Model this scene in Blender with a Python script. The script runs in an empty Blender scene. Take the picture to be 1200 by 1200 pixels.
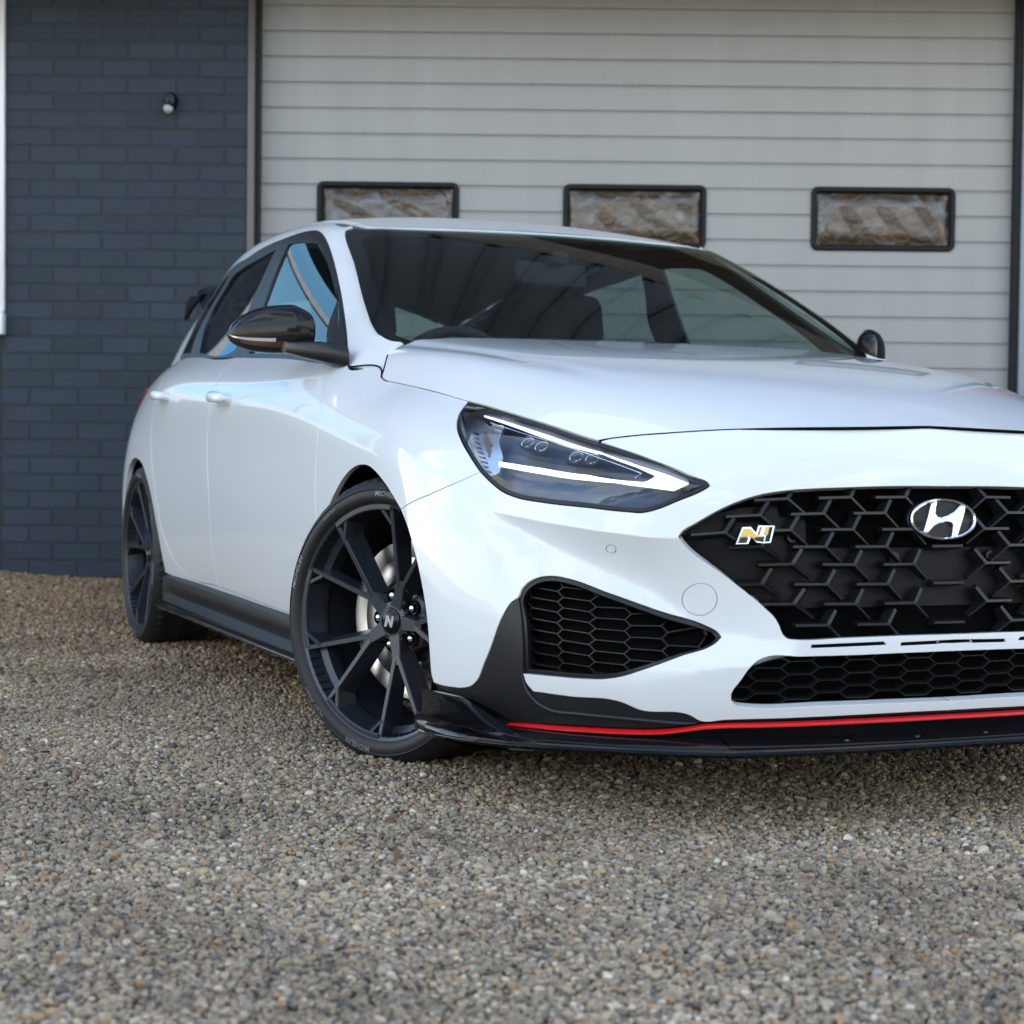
import bpy, bmesh, math, random
import numpy as np
from mathutils import Vector, Matrix
from mathutils.geometry import delaunay_2d_cdt
random.seed(7); RNG = np.random.default_rng(7)
R = math.radians
scene = bpy.context.scene
COL = scene.collection

# ============================================================ camera
CAM_H, F_PX, PITCH, ROLL = 0.6942, 2149.72, 0.0323, 0.0110
cam_d = bpy.data.cameras.new('camera'); cam = bpy.data.objects.new('camera', cam_d); COL.objects.link(cam)
cam_d.sensor_fit = 'HORIZONTAL'; cam_d.sensor_width = 36; cam_d.lens = F_PX/1200*36
cam_d.clip_start = .05; cam_d.clip_end = 2000
fwd = Vector((0, math.cos(PITCH), -math.sin(PITCH))); up0 = Vector((0, math.sin(PITCH), math.cos(PITCH))); rt0 = Vector((1, 0, 0))
rt = rt0*math.cos(ROLL)+up0*math.sin(ROLL); up = up0*math.cos(ROLL)-rt0*math.sin(ROLL)
M = Matrix.Identity(4)
for i in range(3): M[i][0], M[i][1], M[i][2] = rt[i], up[i], -fwd[i]
M[2][3] = CAM_H; cam.matrix_world = M
cam_d.dof.use_dof = True; cam_d.dof.focus_distance = 4.05; cam_d.dof.aperture_fstop = 5.4
scene.camera = cam

# ============================================================ sky, sun, exposure
SUN_EL, SUN_ROT = R(33), R(12)
world = bpy.data.worlds.new('World'); scene.world = world; world.use_nodes = True
nt = world.node_tree; bg = nt.nodes['Background']
sky = nt.nodes.new('ShaderNodeTexSky'); sky.sky_type = 'NISHITA'; sky.sun_disc = False
sky.sun_elevation = SUN_EL; sky.sun_rotation = SUN_ROT; sky.air_density = 1.0; sky.dust_density = .6; sky.ozone_density = .35
# broken white cloud over the blue, the same all round
wt = nt.nodes.new('ShaderNodeTexCoord'); wm = nt.nodes.new('ShaderNodeMapping'); wm.inputs['Scale'].default_value = (1, 1, 2.2)
wn = nt.nodes.new('ShaderNodeTexNoise'); wn.inputs['Scale'].default_value = 2.6; wn.inputs['Detail'].default_value = 7; wn.inputs['Roughness'].default_value = .58
wr = nt.nodes.new('ShaderNodeMapRange'); wr.inputs[1].default_value = .47; wr.inputs[2].default_value = .57; wr.interpolation_type = 'SMOOTHSTEP'
wx = nt.nodes.new('ShaderNodeMix'); wx.data_type = 'RGBA'; wx.inputs[7].default_value = (5.2, 5.15, 5.1, 1)
nt.links.new(wt.outputs['Generated'], wm.inputs['Vector']); nt.links.new(wm.outputs[0], wn.inputs['Vector']); nt.links.new(wn.outputs['Fac'], wr.inputs[0])
ws_ = nt.nodes.new('ShaderNodeSeparateXYZ'); wl = nt.nodes.new('ShaderNodeMapRange'); wl.inputs[1].default_value = 1.0; wl.inputs[2].default_value = .45; wl.interpolation_type = 'SMOOTHSTEP'
wp = nt.nodes.new('ShaderNodeMath'); wp.operation = 'MULTIPLY'
nt.links.new(wt.outputs['Generated'], ws_.inputs[0]); nt.links.new(ws_.outputs['Z'], wl.inputs[0]); nt.links.new(wl.outputs[0], wp.inputs[1]); nt.links.new(wr.outputs[0], wp.inputs[0]); nt.links.new(wp.outputs[0], wx.inputs[0])
nt.links.new(sky.outputs[0], wx.inputs[6]); nt.links.new(wx.outputs[2], bg.inputs[0]); bg.inputs[1].default_value = .148
sd = bpy.data.lights.new('sun', 'SUN'); sd.energy = 5.0; sd.angle = R(.5); sd.color = (1, .93, .82)
sun = bpy.data.objects.new('sun', sd); COL.objects.link(sun)
sun.rotation_euler = Vector((math.sin(SUN_ROT)*math.cos(SUN_EL), math.cos(SUN_ROT)*math.cos(SUN_EL), math.sin(SUN_EL))).to_track_quat('Z', 'Y').to_euler()
vs = scene.view_settings; vs.view_transform = 'Standard'; vs.look = 'None'; vs.gamma = 1; vs.use_curve_mapping = False
vs.exposure = 2.03
scene.render.engine = 'CYCLES'
cy = scene.cycles
cy.use_denoising = True; cy.max_bounces = 10; cy.transparent_max_bounces = 16; cy.glossy_bounces = 5; cy.transmission_bounces = 6; cy.sample_clamp_indirect = 8
cy.caustics_reflective = False; cy.caustics_refractive = False

# ============================================================ materials
def newmat(name):
    m = bpy.data.materials.new(name); m.use_nodes = True
    return m, m.node_tree, m.node_tree.nodes['Principled BSDF']
def setp(b, **k):
    for n, v in k.items(): b.inputs[n.replace('_', ' ')].default_value = v
def plain(name, col, rough=.5, metal=0, coat=0, bump=0, bscale=200, var=0, vscale=8, spec=.5):
    """base colour with a little procedural wear in colour and roughness, optional fine bump"""
    m, t, b = newmat(name)
    c = (*col, 1) if len(col) == 3 else col
    setp(b, Base_Color=c, Roughness=rough, Metallic=metal, Coat_Weight=coat, Coat_Roughness=.03)
    b.inputs['Specular IOR Level'].default_value = spec
    tc = t.nodes.new('ShaderNodeTexCoord')
    if var:
        n = t.nodes.new('ShaderNodeTexNoise'); n.inputs['Scale'].default_value = vscale; n.inputs['Detail'].default_value = 5
        t.links.new(tc.outputs['Object'], n.inputs['Vector'])
        mx = t.nodes.new('ShaderNodeMix'); mx.data_type = 'RGBA'
        mx.inputs[6].default_value = tuple(max(0, x*(1-var)) for x in c[:3])+(1,); mx.inputs[7].default_value = tuple(min(1, x*(1+var)) for x in c[:3])+(1,)
        t.links.new(n.outputs['Fac'], mx.inputs[0]); t.links.new(mx.outputs[2], b.inputs['Base Color'])
    if bump:
        n = t.nodes.new('ShaderNodeTexNoise'); n.inputs['Scale'].default_value = bscale; n.inputs['Detail'].default_value = 3
        t.links.new(tc.outputs['Object'], n.inputs['Vector'])
        bp = t.nodes.new('ShaderNodeBump'); bp.inputs['Strength'].default_value = bump; bp.inputs['Distance'].default_value = .002
        t.links.new(n.outputs['Fac'], bp.inputs['Height']); t.links.new(bp.outputs[0], b.inputs['Normal'])
    return m
def glass(name, tint, refl=1.0, rough=0.0, ior=1.52):
    """single thin pane: tinted see-through with a Fresnel mirror on top"""
    m, t, b = newmat(name); t.nodes.remove(b)
    out = t.nodes['Material Output']
    tr = t.nodes.new('ShaderNodeBsdfTransparent'); tr.inputs[0].default_value = (*tint, 1)
    gl = t.nodes.new('ShaderNodeBsdfGlossy'); gl.inputs['Roughness'].default_value = rough; gl.inputs[0].default_value = (refl, refl, refl, 1)
    fr = t.nodes.new('ShaderNodeFresnel'); ge = t.nodes.new('ShaderNodeNewGeometry'); io = t.nodes.new('ShaderNodeMapRange')   # a thin pane mirrors alike from both sides
    io.inputs[3].default_value = ior; io.inputs[4].default_value = 1/ior; t.links.new(ge.outputs['Backfacing'], io.inputs[0]); t.links.new(io.outputs[0], fr.inputs['IOR'])
    mx = t.nodes.new('ShaderNodeMixShader')
    t.links.new(fr.outputs[0], mx.inputs[0]); t.links.new(tr.outputs[0], mx.inputs[1]); t.links.new(gl.outputs[0], mx.inputs[2]); t.links.new(mx.outputs[0], out.inputs[0])
    return m
MAT = {}
MAT['paint'] = plain('white_paint', (.715, .738, .745), .30, coat=1.0, var=.012, vscale=3, spec=.15)
MAT['gloss'] = plain('gloss_black', (.006, .0065, .008), .12, coat=.32, var=.1, spec=.06)
MAT['satin'] = plain('satin_black', (.013, .0138, .0152), .40, bump=.06, bscale=900, var=.1, spec=.35)
MAT['plastic'] = plain('grille_black', (.0090, .0096, .0108), .30, var=.15, spec=.35)
MAT['backing'] = plain('backing_black', (.013, .013, .0135), .55, var=.2, vscale=20, spec=.15)
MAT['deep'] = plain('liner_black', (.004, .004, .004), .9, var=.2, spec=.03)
MAT['trim'] = plain('window_trim_grey', (.017, .020, .026), .36, var=.05, spec=.35)
MAT['wheel'] = plain('satin_grey_alloy', (.036, .043, .054), .28, metal=.45, var=.04, bump=.02, bscale=1200)
MAT['rubber'] = plain('tyre_rubber', (.0105, .0107, .0115), .50, bump=.15, bscale=700, var=.25, vscale=14, spec=.35)
MAT['chrome'] = plain('chrome', (.85, .85, .86), .06, metal=1, var=.02)
MAT['steel'] = plain('brushed_disc', (.55, .54, .53), .28, metal=1, var=.08, vscale=60)
MAT['red'] = plain('red_stripe', (.62, .008, .012), .28, coat=.6, var=.03)
MAT['caliper'] = plain('red_caliper', (.55, .01, .012), .35, coat=.4, var=.05)
MAT['gold_reflection'] = plain('badge_gold_reflection', (.50, .36, .085), .28, metal=.55, var=.04)  # gold of the mirrored trees put into the colour of the chrome letter
MAT['amber'] = plain('amber_reflector', (.12, .06, .012), .2, coat=.5, var=.1)
MAT['taillamp'] = plain('tail_lamp_red', (.16, .004, .004), .1, coat=1, var=.05)
MAT['smoke'] = plain('lamp_interior', (.034, .056, .095), .28, metal=.35, var=.1, spec=.5)
MAT['silver'] = plain('lamp_reflector', (.62, .66, .70), .22, metal=.9, var=.08, vscale=90)
MAT['cabin'] = plain('cabin_trim', (.016, .017, .018), .75, bump=.1, bscale=400, var=.15)
MAT['headliner'] = plain('headliner_grey', (.030, .030, .030), .9, bump=.1, bscale=500, var=.05)
MAT['seat'] = plain('seat_cloth', (.014, .014, .016), .85, bump=.3, bscale=600, var=.15)
MAT['mirrorglass'] = plain('mirror_glass', (.8, .8, .8), .02, metal=1)
MAT['screen_glass'] = glass('windscreen_glass', (.60, .72, .69))
MAT['side_glass'] = glass('side_glass', (.50, .62, .60), ior=2.0)
MAT['privacy'] = glass('privacy_glass', (.36, .45, .44), ior=1.6)
MAT['lens'] = glass('lamp_lens', (.93, .95, .97))
MAT['frame_bolt'] = plain('dark_bolt', (.16, .17, .19), .3, metal=.8, var=.1)
MAT['emblem_back'] = plain('emblem_black', (.006, .006, .007), .4, var=.1, spec=.3)
MAT['letter'] = plain('tyre_lettering', (.15, .155, .16), .45, var=.1)
MAT['repeater'] = plain('smoked_repeater', (.05, .022, .008), .06, coat=1, var=.1)
m, t, b = newmat('running_light'); setp(b, Base_Color=(.9, .9, .9, 1), Roughness=.3)
b.inputs['Emission Color'].default_value = (1, .98, .93, 1); b.inputs['Emission Strength'].default_value = .36; MAT['drl'] = m

# ============================================================ object helpers
def link(name, me, mat, parent=None):
    if mat is not None: me.materials.append(mat)
    o = bpy.data.objects.new(name, me); COL.objects.link(o)
    if parent is not None: o.parent = parent
    return o
def mk(name, V, F, mat, parent=None, N=None, flat=False):
    me = bpy.data.meshes.new(name)
    me.from_pydata([tuple(map(float, v)) for v in V], [], [tuple(int(i) for i in f) for f in F], shade_flat=flat)
    if N is not None: me.normals_split_custom_set_from_vertices([tuple(map(float, n)) for n in N])
    return link(name, me, mat, parent)
def empty(name, parent=None, loc=(0, 0, 0)):
    o = bpy.data.objects.new(name, None); COL.objects.link(o); o.location = loc; o.empty_display_size = .1
    if parent is not None: o.parent = parent
    return o
def tag(o, label, cat=None, group=None, kind=None):
    if label: o['label'] = label
    if cat: o['category'] = cat
    if group: o['group'] = group
    if kind: o['kind'] = kind
    return o
class MB:
    """collects boxes, tubes and lathes into one mesh"""
    def __init__(s): s.V = []; s.F = []
    def add(s, V, F):
        k = len(s.V); s.V += [tuple(v) for v in V]; s.F += [tuple(i+k for i in f) for f in F]; return s
    def box(s, x0, x1, y0, y1, z0, z1, b=0):
        if b <= 0:
            V = [(x, y, z) for z in (z0, z1) for y in (y0, y1) for x in (x0, x1)]
            return s.add(V, [(0, 2, 3, 1), (4, 5, 7, 6), (0, 1, 5, 4), (2, 6, 7, 3), (0, 4, 6, 2), (1, 3, 7, 5)])
        bm = bmesh.new(); bmesh.ops.create_cube(bm, size=1)
        for v in bm.verts: v.co = Vector(((x0+x1)/2+v.co.x*(x1-x0), (y0+y1)/2+v.co.y*(y1-y0), (z0+z1)/2+v.co.z*(z1-z0)))
        bmesh.ops.bevel(bm, geom=bm.edges[:], offset=b, segments=2, affect='EDGES', profile=.5)
        bm.verts.ensure_lookup_table(); s.add([v.co[:] for v in bm.verts], [[v.index for v in f.verts] for f in bm.faces]); bm.free(); return s
    def tube(s, pts, r, n=8, closed=False, caps=True):
        pts = [Vector(p) for p in pts]; m = len(pts); rr = r if hasattr(r, '__len__') else [r]*m
        V = []; up = Vector((0, 0, 1))
        for i, p in enumerate(pts):
            a = pts[(i-1) % m] if (closed or i > 0) else p; c = pts[(i+1) % m] if (closed or i < m-1) else p
            t = (c-a).normalized(); u = t.cross(up)
            if u.length < 1e-4: u = t.cross(Vector((1, 0, 0)))
            u.normalize(); w = u.cross(t)
            V += [p+u*rr[i]*math.cos(2*math.pi*j/n)+w*rr[i]*math.sin(2*math.pi*j/n) for j in range(n)]
        F = []
        for i in range(m if closed else m-1):
            for j in range(n): F.append((i*n+j, i*n+(j+1) % n, ((i+1) % m)*n+(j+1) % n, ((i+1) % m)*n+j))
        if caps and not closed: F += [tuple(range(n-1, -1, -1)), tuple((m-1)*n+j for j in range(n))]
        return s.add(V, F)
    def lathe(s, prof, n=64, axis='y', a0=0, a1=2*math.pi):
        """prof = [(radius, offset along axis)]"""
        full = abs(a1-a0-2*math.pi) < 1e-6; k = n if full else n+1; V = []
        for i in range(k):
            a = a0+(a1-a0)*i/n
            for r, h in prof: V.append((r*math.cos(a), h, r*math.sin(a)) if axis == 'y' else (r*math.cos(a), r*math.sin(a), h) if axis == 'z' else (h, r*math.cos(a), r*math.sin(a)))
        m = len(prof); F = []
        for i in range(n):
            for j in range(m-1): F.append((i*m+j, i*m+j+1, ((i+1) % k)*m+j+1, ((i+1) % k)*m+j))
        return s.add(V, F)
    def build(s, name, mat, parent=None, smooth=False, flat=True):
        o = mk(name, s.V, s.F, mat, parent, flat=not smooth)
        if smooth:
            bm = bmesh.new(); bm.from_mesh(o.data); bmesh.ops.recalc_face_normals(bm, faces=bm.faces); bm.to_mesh(o.data); bm.free()
            o.data.set_sharp_from_angle(angle=R(38))
        else:
            bm = bmesh.new(); bm.from_mesh(o.data); bmesh.ops.recalc_face_normals(bm, faces=bm.faces); bm.to_mesh(o.data); bm.free()
        return o
# ============================================================ car body surfaces (x forward from the front axle, y to the right, z up; metres)
# ---- natural cubic spline helper (vectorised) -------------------------------
def spl(x, Y, xq):
    x = np.asarray(x, float); Y = np.asarray(Y, float); n = len(x)
    h = np.diff(x); A = np.zeros((n, n)); R = np.zeros((n,) + Y.shape[1:])
    A[0, 0] = A[-1, -1] = 1
    for i in range(1, n - 1):
        A[i, i-1] = h[i-1]; A[i, i] = 2*(h[i-1]+h[i]); A[i, i+1] = h[i]
        R[i] = 6*((Y[i+1]-Y[i])/h[i]-(Y[i]-Y[i-1])/h[i-1])
    M = np.linalg.solve(A, R.reshape(n, -1)).reshape(R.shape)
    return x, Y, h, M
def spe(S, xq):
    x, Y, h, M = S; xq = np.asarray(xq, float)
    i = np.clip(np.searchsorted(x, xq) - 1, 0, len(x)-2)
    sh = (-1,) + (1,)*(Y.ndim-1)
    a = ((x[i+1]-xq)).reshape(sh); b = ((xq-x[i])).reshape(sh); hh = h[i].reshape(sh)
    return M[i]*a**3/(6*hh)+M[i+1]*b**3/(6*hh)+(Y[i]/hh-M[i]*hh/6)*a+(Y[i+1]/hh-M[i+1]*hh/6)*b
# ---- car skin below the shoulder line: stations x rows of (X, Y, Z) ----------
ST = [
 # front centre
 [(.865,0,.130),(.893,0,.210),(.905,0,.330),(.896,0,.480),(.880,0,.610),(.850,0,.700),(.800,0,.755)],
 [(.858,.2,.130),(.886,.2,.210),(.898,.2,.330),(.889,.2,.480),(.873,.2,.610),(.842,.2,.699),(.790,.2,.754)],
 [(.830,.40,.130),(.858,.40,.210),(.872,.40,.330),(.862,.40,.480),(.842,.40,.605),(.805,.40,.690),(.748,.40,.744)],
 [(.772,.54,.130),(.800,.545,.212),(.816,.545,.330),(.808,.545,.470),(.785,.54,.595),(.743,.54,.675),(.680,.54,.731)],
 [(.690,.655,.130),(.716,.668,.215),(.728,.675,.330),(.718,.674,.460),(.692,.665,.580),(.645,.648,.665),(.575,.628,.724)],
 [(.560,.768,.130),(.580,.782,.220),(.590,.792,.340),(.575,.790,.470),(.535,.780,.590),(.470,.755,.685),(.385,.708,.762)],
 [(.400,.845,.130),(.425,.858,.225),(.440,.866,.350),(.425,.866,.480),(.370,.855,.610),(.290,.820,.715),(.180,.742,.801)],
 [(.260,.872,.150),(.280,.882,.240),(.290,.8895,.365),(.270,.890,.500),(.215,.880,.630),(.130,.848,.740),(.020,.760,.826)],
 [(-.02,.872,.170),(-.02,.886,.260),(-.02,.8955,.380),(-.03,.8965,.520),(-.07,.889,.655),(-.12,.862,.770),(-.19,.765,.857)],
 [(-.38,.850,.190),(-.38,.874,.280),(-.38,.890,.390),(-.38,.8955,.540),(-.39,.892,.690),(-.41,.870,.806),(-.45,.785,.895)],
 [(-.70,.845,.190),(-.70,.870,.280),(-.70,.887,.395),(-.70,.896,.560),(-.70,.893,.715),(-.70,.876,.835),(-.70,.800,.918)],
 [(-1.30,.843,.190),(-1.30,.868,.280),(-1.30,.886,.400),(-1.30,.897,.570),(-1.30,.893,.740),(-1.30,.876,.865),(-1.30,.797,.948)],
 [(-1.90,.843,.190),(-1.90,.868,.280),(-1.90,.887,.405),(-1.90,.897,.580),(-1.90,.892,.755),(-1.90,.871,.890),(-1.90,.782,.980)],
 [(-2.35,.850,.190),(-2.35,.876,.285),(-2.35,.893,.410),(-2.35,.899,.585),(-2.35,.889,.770),(-2.35,.860,.910),(-2.35,.762,1.004)],
 [(-2.75,.860,.200),(-2.75,.882,.295),(-2.75,.896,.420),(-2.75,.897,.590),(-2.75,.874,.780),(-2.75,.822,.925),(-2.75,.732,1.012)],
 [(-3.05,.840,.210),(-3.05,.862,.305),(-3.05,.872,.430),(-3.05,.868,.600),(-3.04,.830,.790),(-3.02,.772,.920),(-3.0,.702,.990)],
 [(-3.26,.760,.220),(-3.27,.785,.310),(-3.28,.785,.440),(-3.27,.775,.600),(-3.23,.730,.790),(-3.19,.690,.920),(-3.14,.635,.990)],
 [(-3.37,.600,.220),(-3.39,.615,.310),(-3.41,.625,.440),(-3.41,.610,.600),(-3.36,.580,.790),(-3.32,.540,.920),(-3.26,.500,.995)],
 [(-3.40,.300,.220),(-3.42,.300,.310),(-3.445,.300,.440),(-3.445,.300,.600),(-3.42,.300,.790),(-3.38,.290,.920),(-3.31,.28,1.0)],
 [(-3.41,0,.220),(-3.43,0,.310),(-3.455,0,.440),(-3.455,0,.600),(-3.43,0,.790),(-3.39,0,.920),(-3.32,0,1.0)],
]
ST = np.array(ST)
class Tensor:
    """bicubic spline skin through a lattice of (stations, rows, xyz); flip = +1/-1 orients the normal outward"""
    def __init__(self, C, flip=1, symA=False, symB=False, symT=False):
        C = np.array(C, float); n, m = C.shape[:2]; self.flip = flip
        S = np.concatenate([[0], np.cumsum(np.linalg.norm(np.diff(C, axis=0), axis=2).mean(1))])
        T = np.concatenate([[0], np.cumsum(np.linalg.norm(np.diff(C, axis=1), axis=2).mean(0))])
        self.S, self.T = S, T; my = np.array([1, -1, 1.])
        E, es = C, S
        if symA: E = np.concatenate([C[3:0:-1]*my, E]); es = np.concatenate([-S[3:0:-1], es])
        if symB: E = np.concatenate([E, C[-2:-5:-1]*my]); es = np.concatenate([es, 2*S[-1]-S[-2:-5:-1]])
        et = T
        if symT: E = np.concatenate([E[:, 3:0:-1]*my, E], 1); et = np.concatenate([-T[3:0:-1], T])
        self.sp = spl(es, E, None); self.w = spl(et, np.eye(len(et)), None); self.feat = None
    def raw(self, s, t):
        s = np.asarray(s, float).ravel(); t = np.asarray(t, float).ravel()
        return np.einsum('nk,nkc->nc', spe(self.w, t), spe(self.sp, s))
    def rawn(self, s, t, e=2e-4):
        s = np.asarray(s, float).ravel(); t = np.asarray(t, float).ravel()
        n = np.cross(self.raw(s+e, t)-self.raw(s-e, t), self.raw(s, t+e)-self.raw(s, t-e))*self.flip
        return n/np.maximum(np.linalg.norm(n, axis=1), 1e-12)[:, None]
    def P(self, s, t):
        p = self.raw(s, t)
        if self.feat is None: return p
        return p+self.rawn(s, t)*self.feat(p)[:, None]
    def N(self, s, t, e=4e-4):
        if self.feat is None: return self.rawn(s, t)
        s = np.asarray(s, float).ravel(); t = np.asarray(t, float).ravel()
        n = np.cross(self.P(s+e, t)-self.P(s-e, t), self.P(s, t+e)-self.P(s, t-e))*self.flip
        return n/np.maximum(np.linalg.norm(n, axis=1), 1e-12)[:, None]
SKIN = Tensor(ST, 1, True, True)
# ---- bonnet: stations front -> rear, columns centre -> edge
_h = []
for i, (xc, zc, xe, ye, ze) in enumerate([(.800,.756,.593,.625,.717),(.64,.812,.419,.692,.760),(.41,.874,.179,.742,.802),(.10,.925,-.055,.764,.838),(-.20,.960,-.290,.776,.868),(-.42,.984,-.470,.772,.900)]):
    a, pw = [(.5, 8), (.42, 8), (.28, 10), (.18, 12), (.14, 12), (.12, 12)][i]
    row = []
    for f in (0, .2, .4, .6, .78, .9, 1):
        k = a*f**2.2+(1-a)*f**pw
        row.append((xc+(xe-xc)*f**(2.6), ye*f, zc+(ze-zc)*k))
    _h.append(row)
HOOD = Tensor(_h, -1, symT=True)
# ---- windscreen: stations bottom -> top, columns centre -> edge
_w = []
for v in (0, .25, .5, .75, 1):
    b = .022*4*v*(1-v)
    c = np.array([-.36+(-1.12+.36)*v, 0, .965+(1.343-.965)*v+b]); e = np.array([-.43+(-1.19+.43)*v, .722+(.574-.722)*v, .944+(1.334-.944)*v+b*.8])
    _w.append([(c[0]+(e[0]-c[0])*f**2, e[1]*f, c[2]+(e[2]-c[2])*f**2) for f in (0, .25, .5, .75, 1)])
SCREEN = Tensor(_w, -1, symT=True)
# ---- roof: stations front -> rear, columns centre -> edge
_r = [[(xc+(xe-xc)*f**2, ye*f, zc+(ze-zc)*f**2.4) for f in (0, .3, .6, .85, 1)] for (xc, zc, xe, ye, ze) in
      [(-1.12,1.343,-1.19,.574,1.334),(-1.36,1.398,-1.40,.566,1.374),(-1.68,1.442,-1.70,.560,1.402),(-2.15,1.446,-2.17,.555,1.387),(-2.65,1.405,-2.67,.534,1.315),(-3.22,1.315,-3.16,.470,1.205)]]
ROOF = Tensor(_r, -1, symT=True)
# ---- side of the cabin: stations front -> rear, rows belt -> roof ditch
_u = []
for i, (B, T) in enumerate([((-.36,.748,.898),(-1.19,.574,1.334)),((-.62,.800,.902),(-1.34,.569,1.364)),((-1.0,.797,.926),(-1.52,.564,1.388)),((-1.6,.785,.960),(-1.88,.556,1.402)),
        ((-2.2,.767,.993),(-2.36,.552,1.372)),((-2.64,.745,1.018),(-2.70,.530,1.298)),((-2.98,.704,.996),(-3.0,.490,1.22)),((-3.13,.640,.99),(-3.17,.46,1.19))]):
    B = np.array(B); T = np.array(T); w = min(1, .25+.5*i) if i < 3 else 1
    bl_ = .030 if i < 3 else .040
    r3 = T+(B-T)*.06+np.array([0, bl_, .004])*w; r2 = T+(B-T)*.18+np.array([0, bl_+.006, .006])*w
    r1 = T+(B-T)*.58+np.array([0, .022 if i < 5 else .036, .004])*w
    _u.append([B, r1, r2, r3, T])
CABIN = Tensor(_u, 1)
# ---- sculpting of the front bumper: undercut crease under the lamps, running into the grille corners
def _front(P):
    y = np.abs(P[:, 1]); z = P[:, 2]; x = P[:, 0]
    zc = np.interp(y, [.40, .55, .598, .674, .742, .785, .82], [.530, .536, .537, .547, .560, .571, .581])
    A = np.interp(y, [.34, .42, .55, .62, .70, .78, .825], [0, .030, .050, .048, .037, .015, 0])
    pk = np.interp(y, [.40, .50, .55, .603, .679, .747, .79], [1., .95, .75, .52, .37, .22, .1])
    zl = np.interp(y, [.40, .50, .56, .62], [.300, .290, .27, .25])
    zp = zc-pk*(zc-.349)
    dn = np.clip((zc-z)/np.maximum(zc-zp, 1e-3), 0, 1); up_ = np.clip((z-zl)/np.maximum(zp-zl, 1e-3), 0, 1)
    f = np.minimum(1-(1-dn)**1.5, up_*up_*(3-2*up_))
    return -A*f*(x > .2)
SKIN.feat = _front
def _hood(P):
    x, y = P[:, 0], np.abs(P[:, 1])
    yv = np.interp(x, [-.45, -.335, -.103, .079, .204, .369, .504], [.668, .649, .607, .577, .542, .504, .471])
    k = np.clip((.55-x)/.75, 0, 1); k = k*k*(3-2*k)
    return (-.0055*np.exp(-((y-yv)/.030)**2)+.003*np.exp(-((y-yv-.07)/.035)**2))*k
HOOD.feat = _hood

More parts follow.
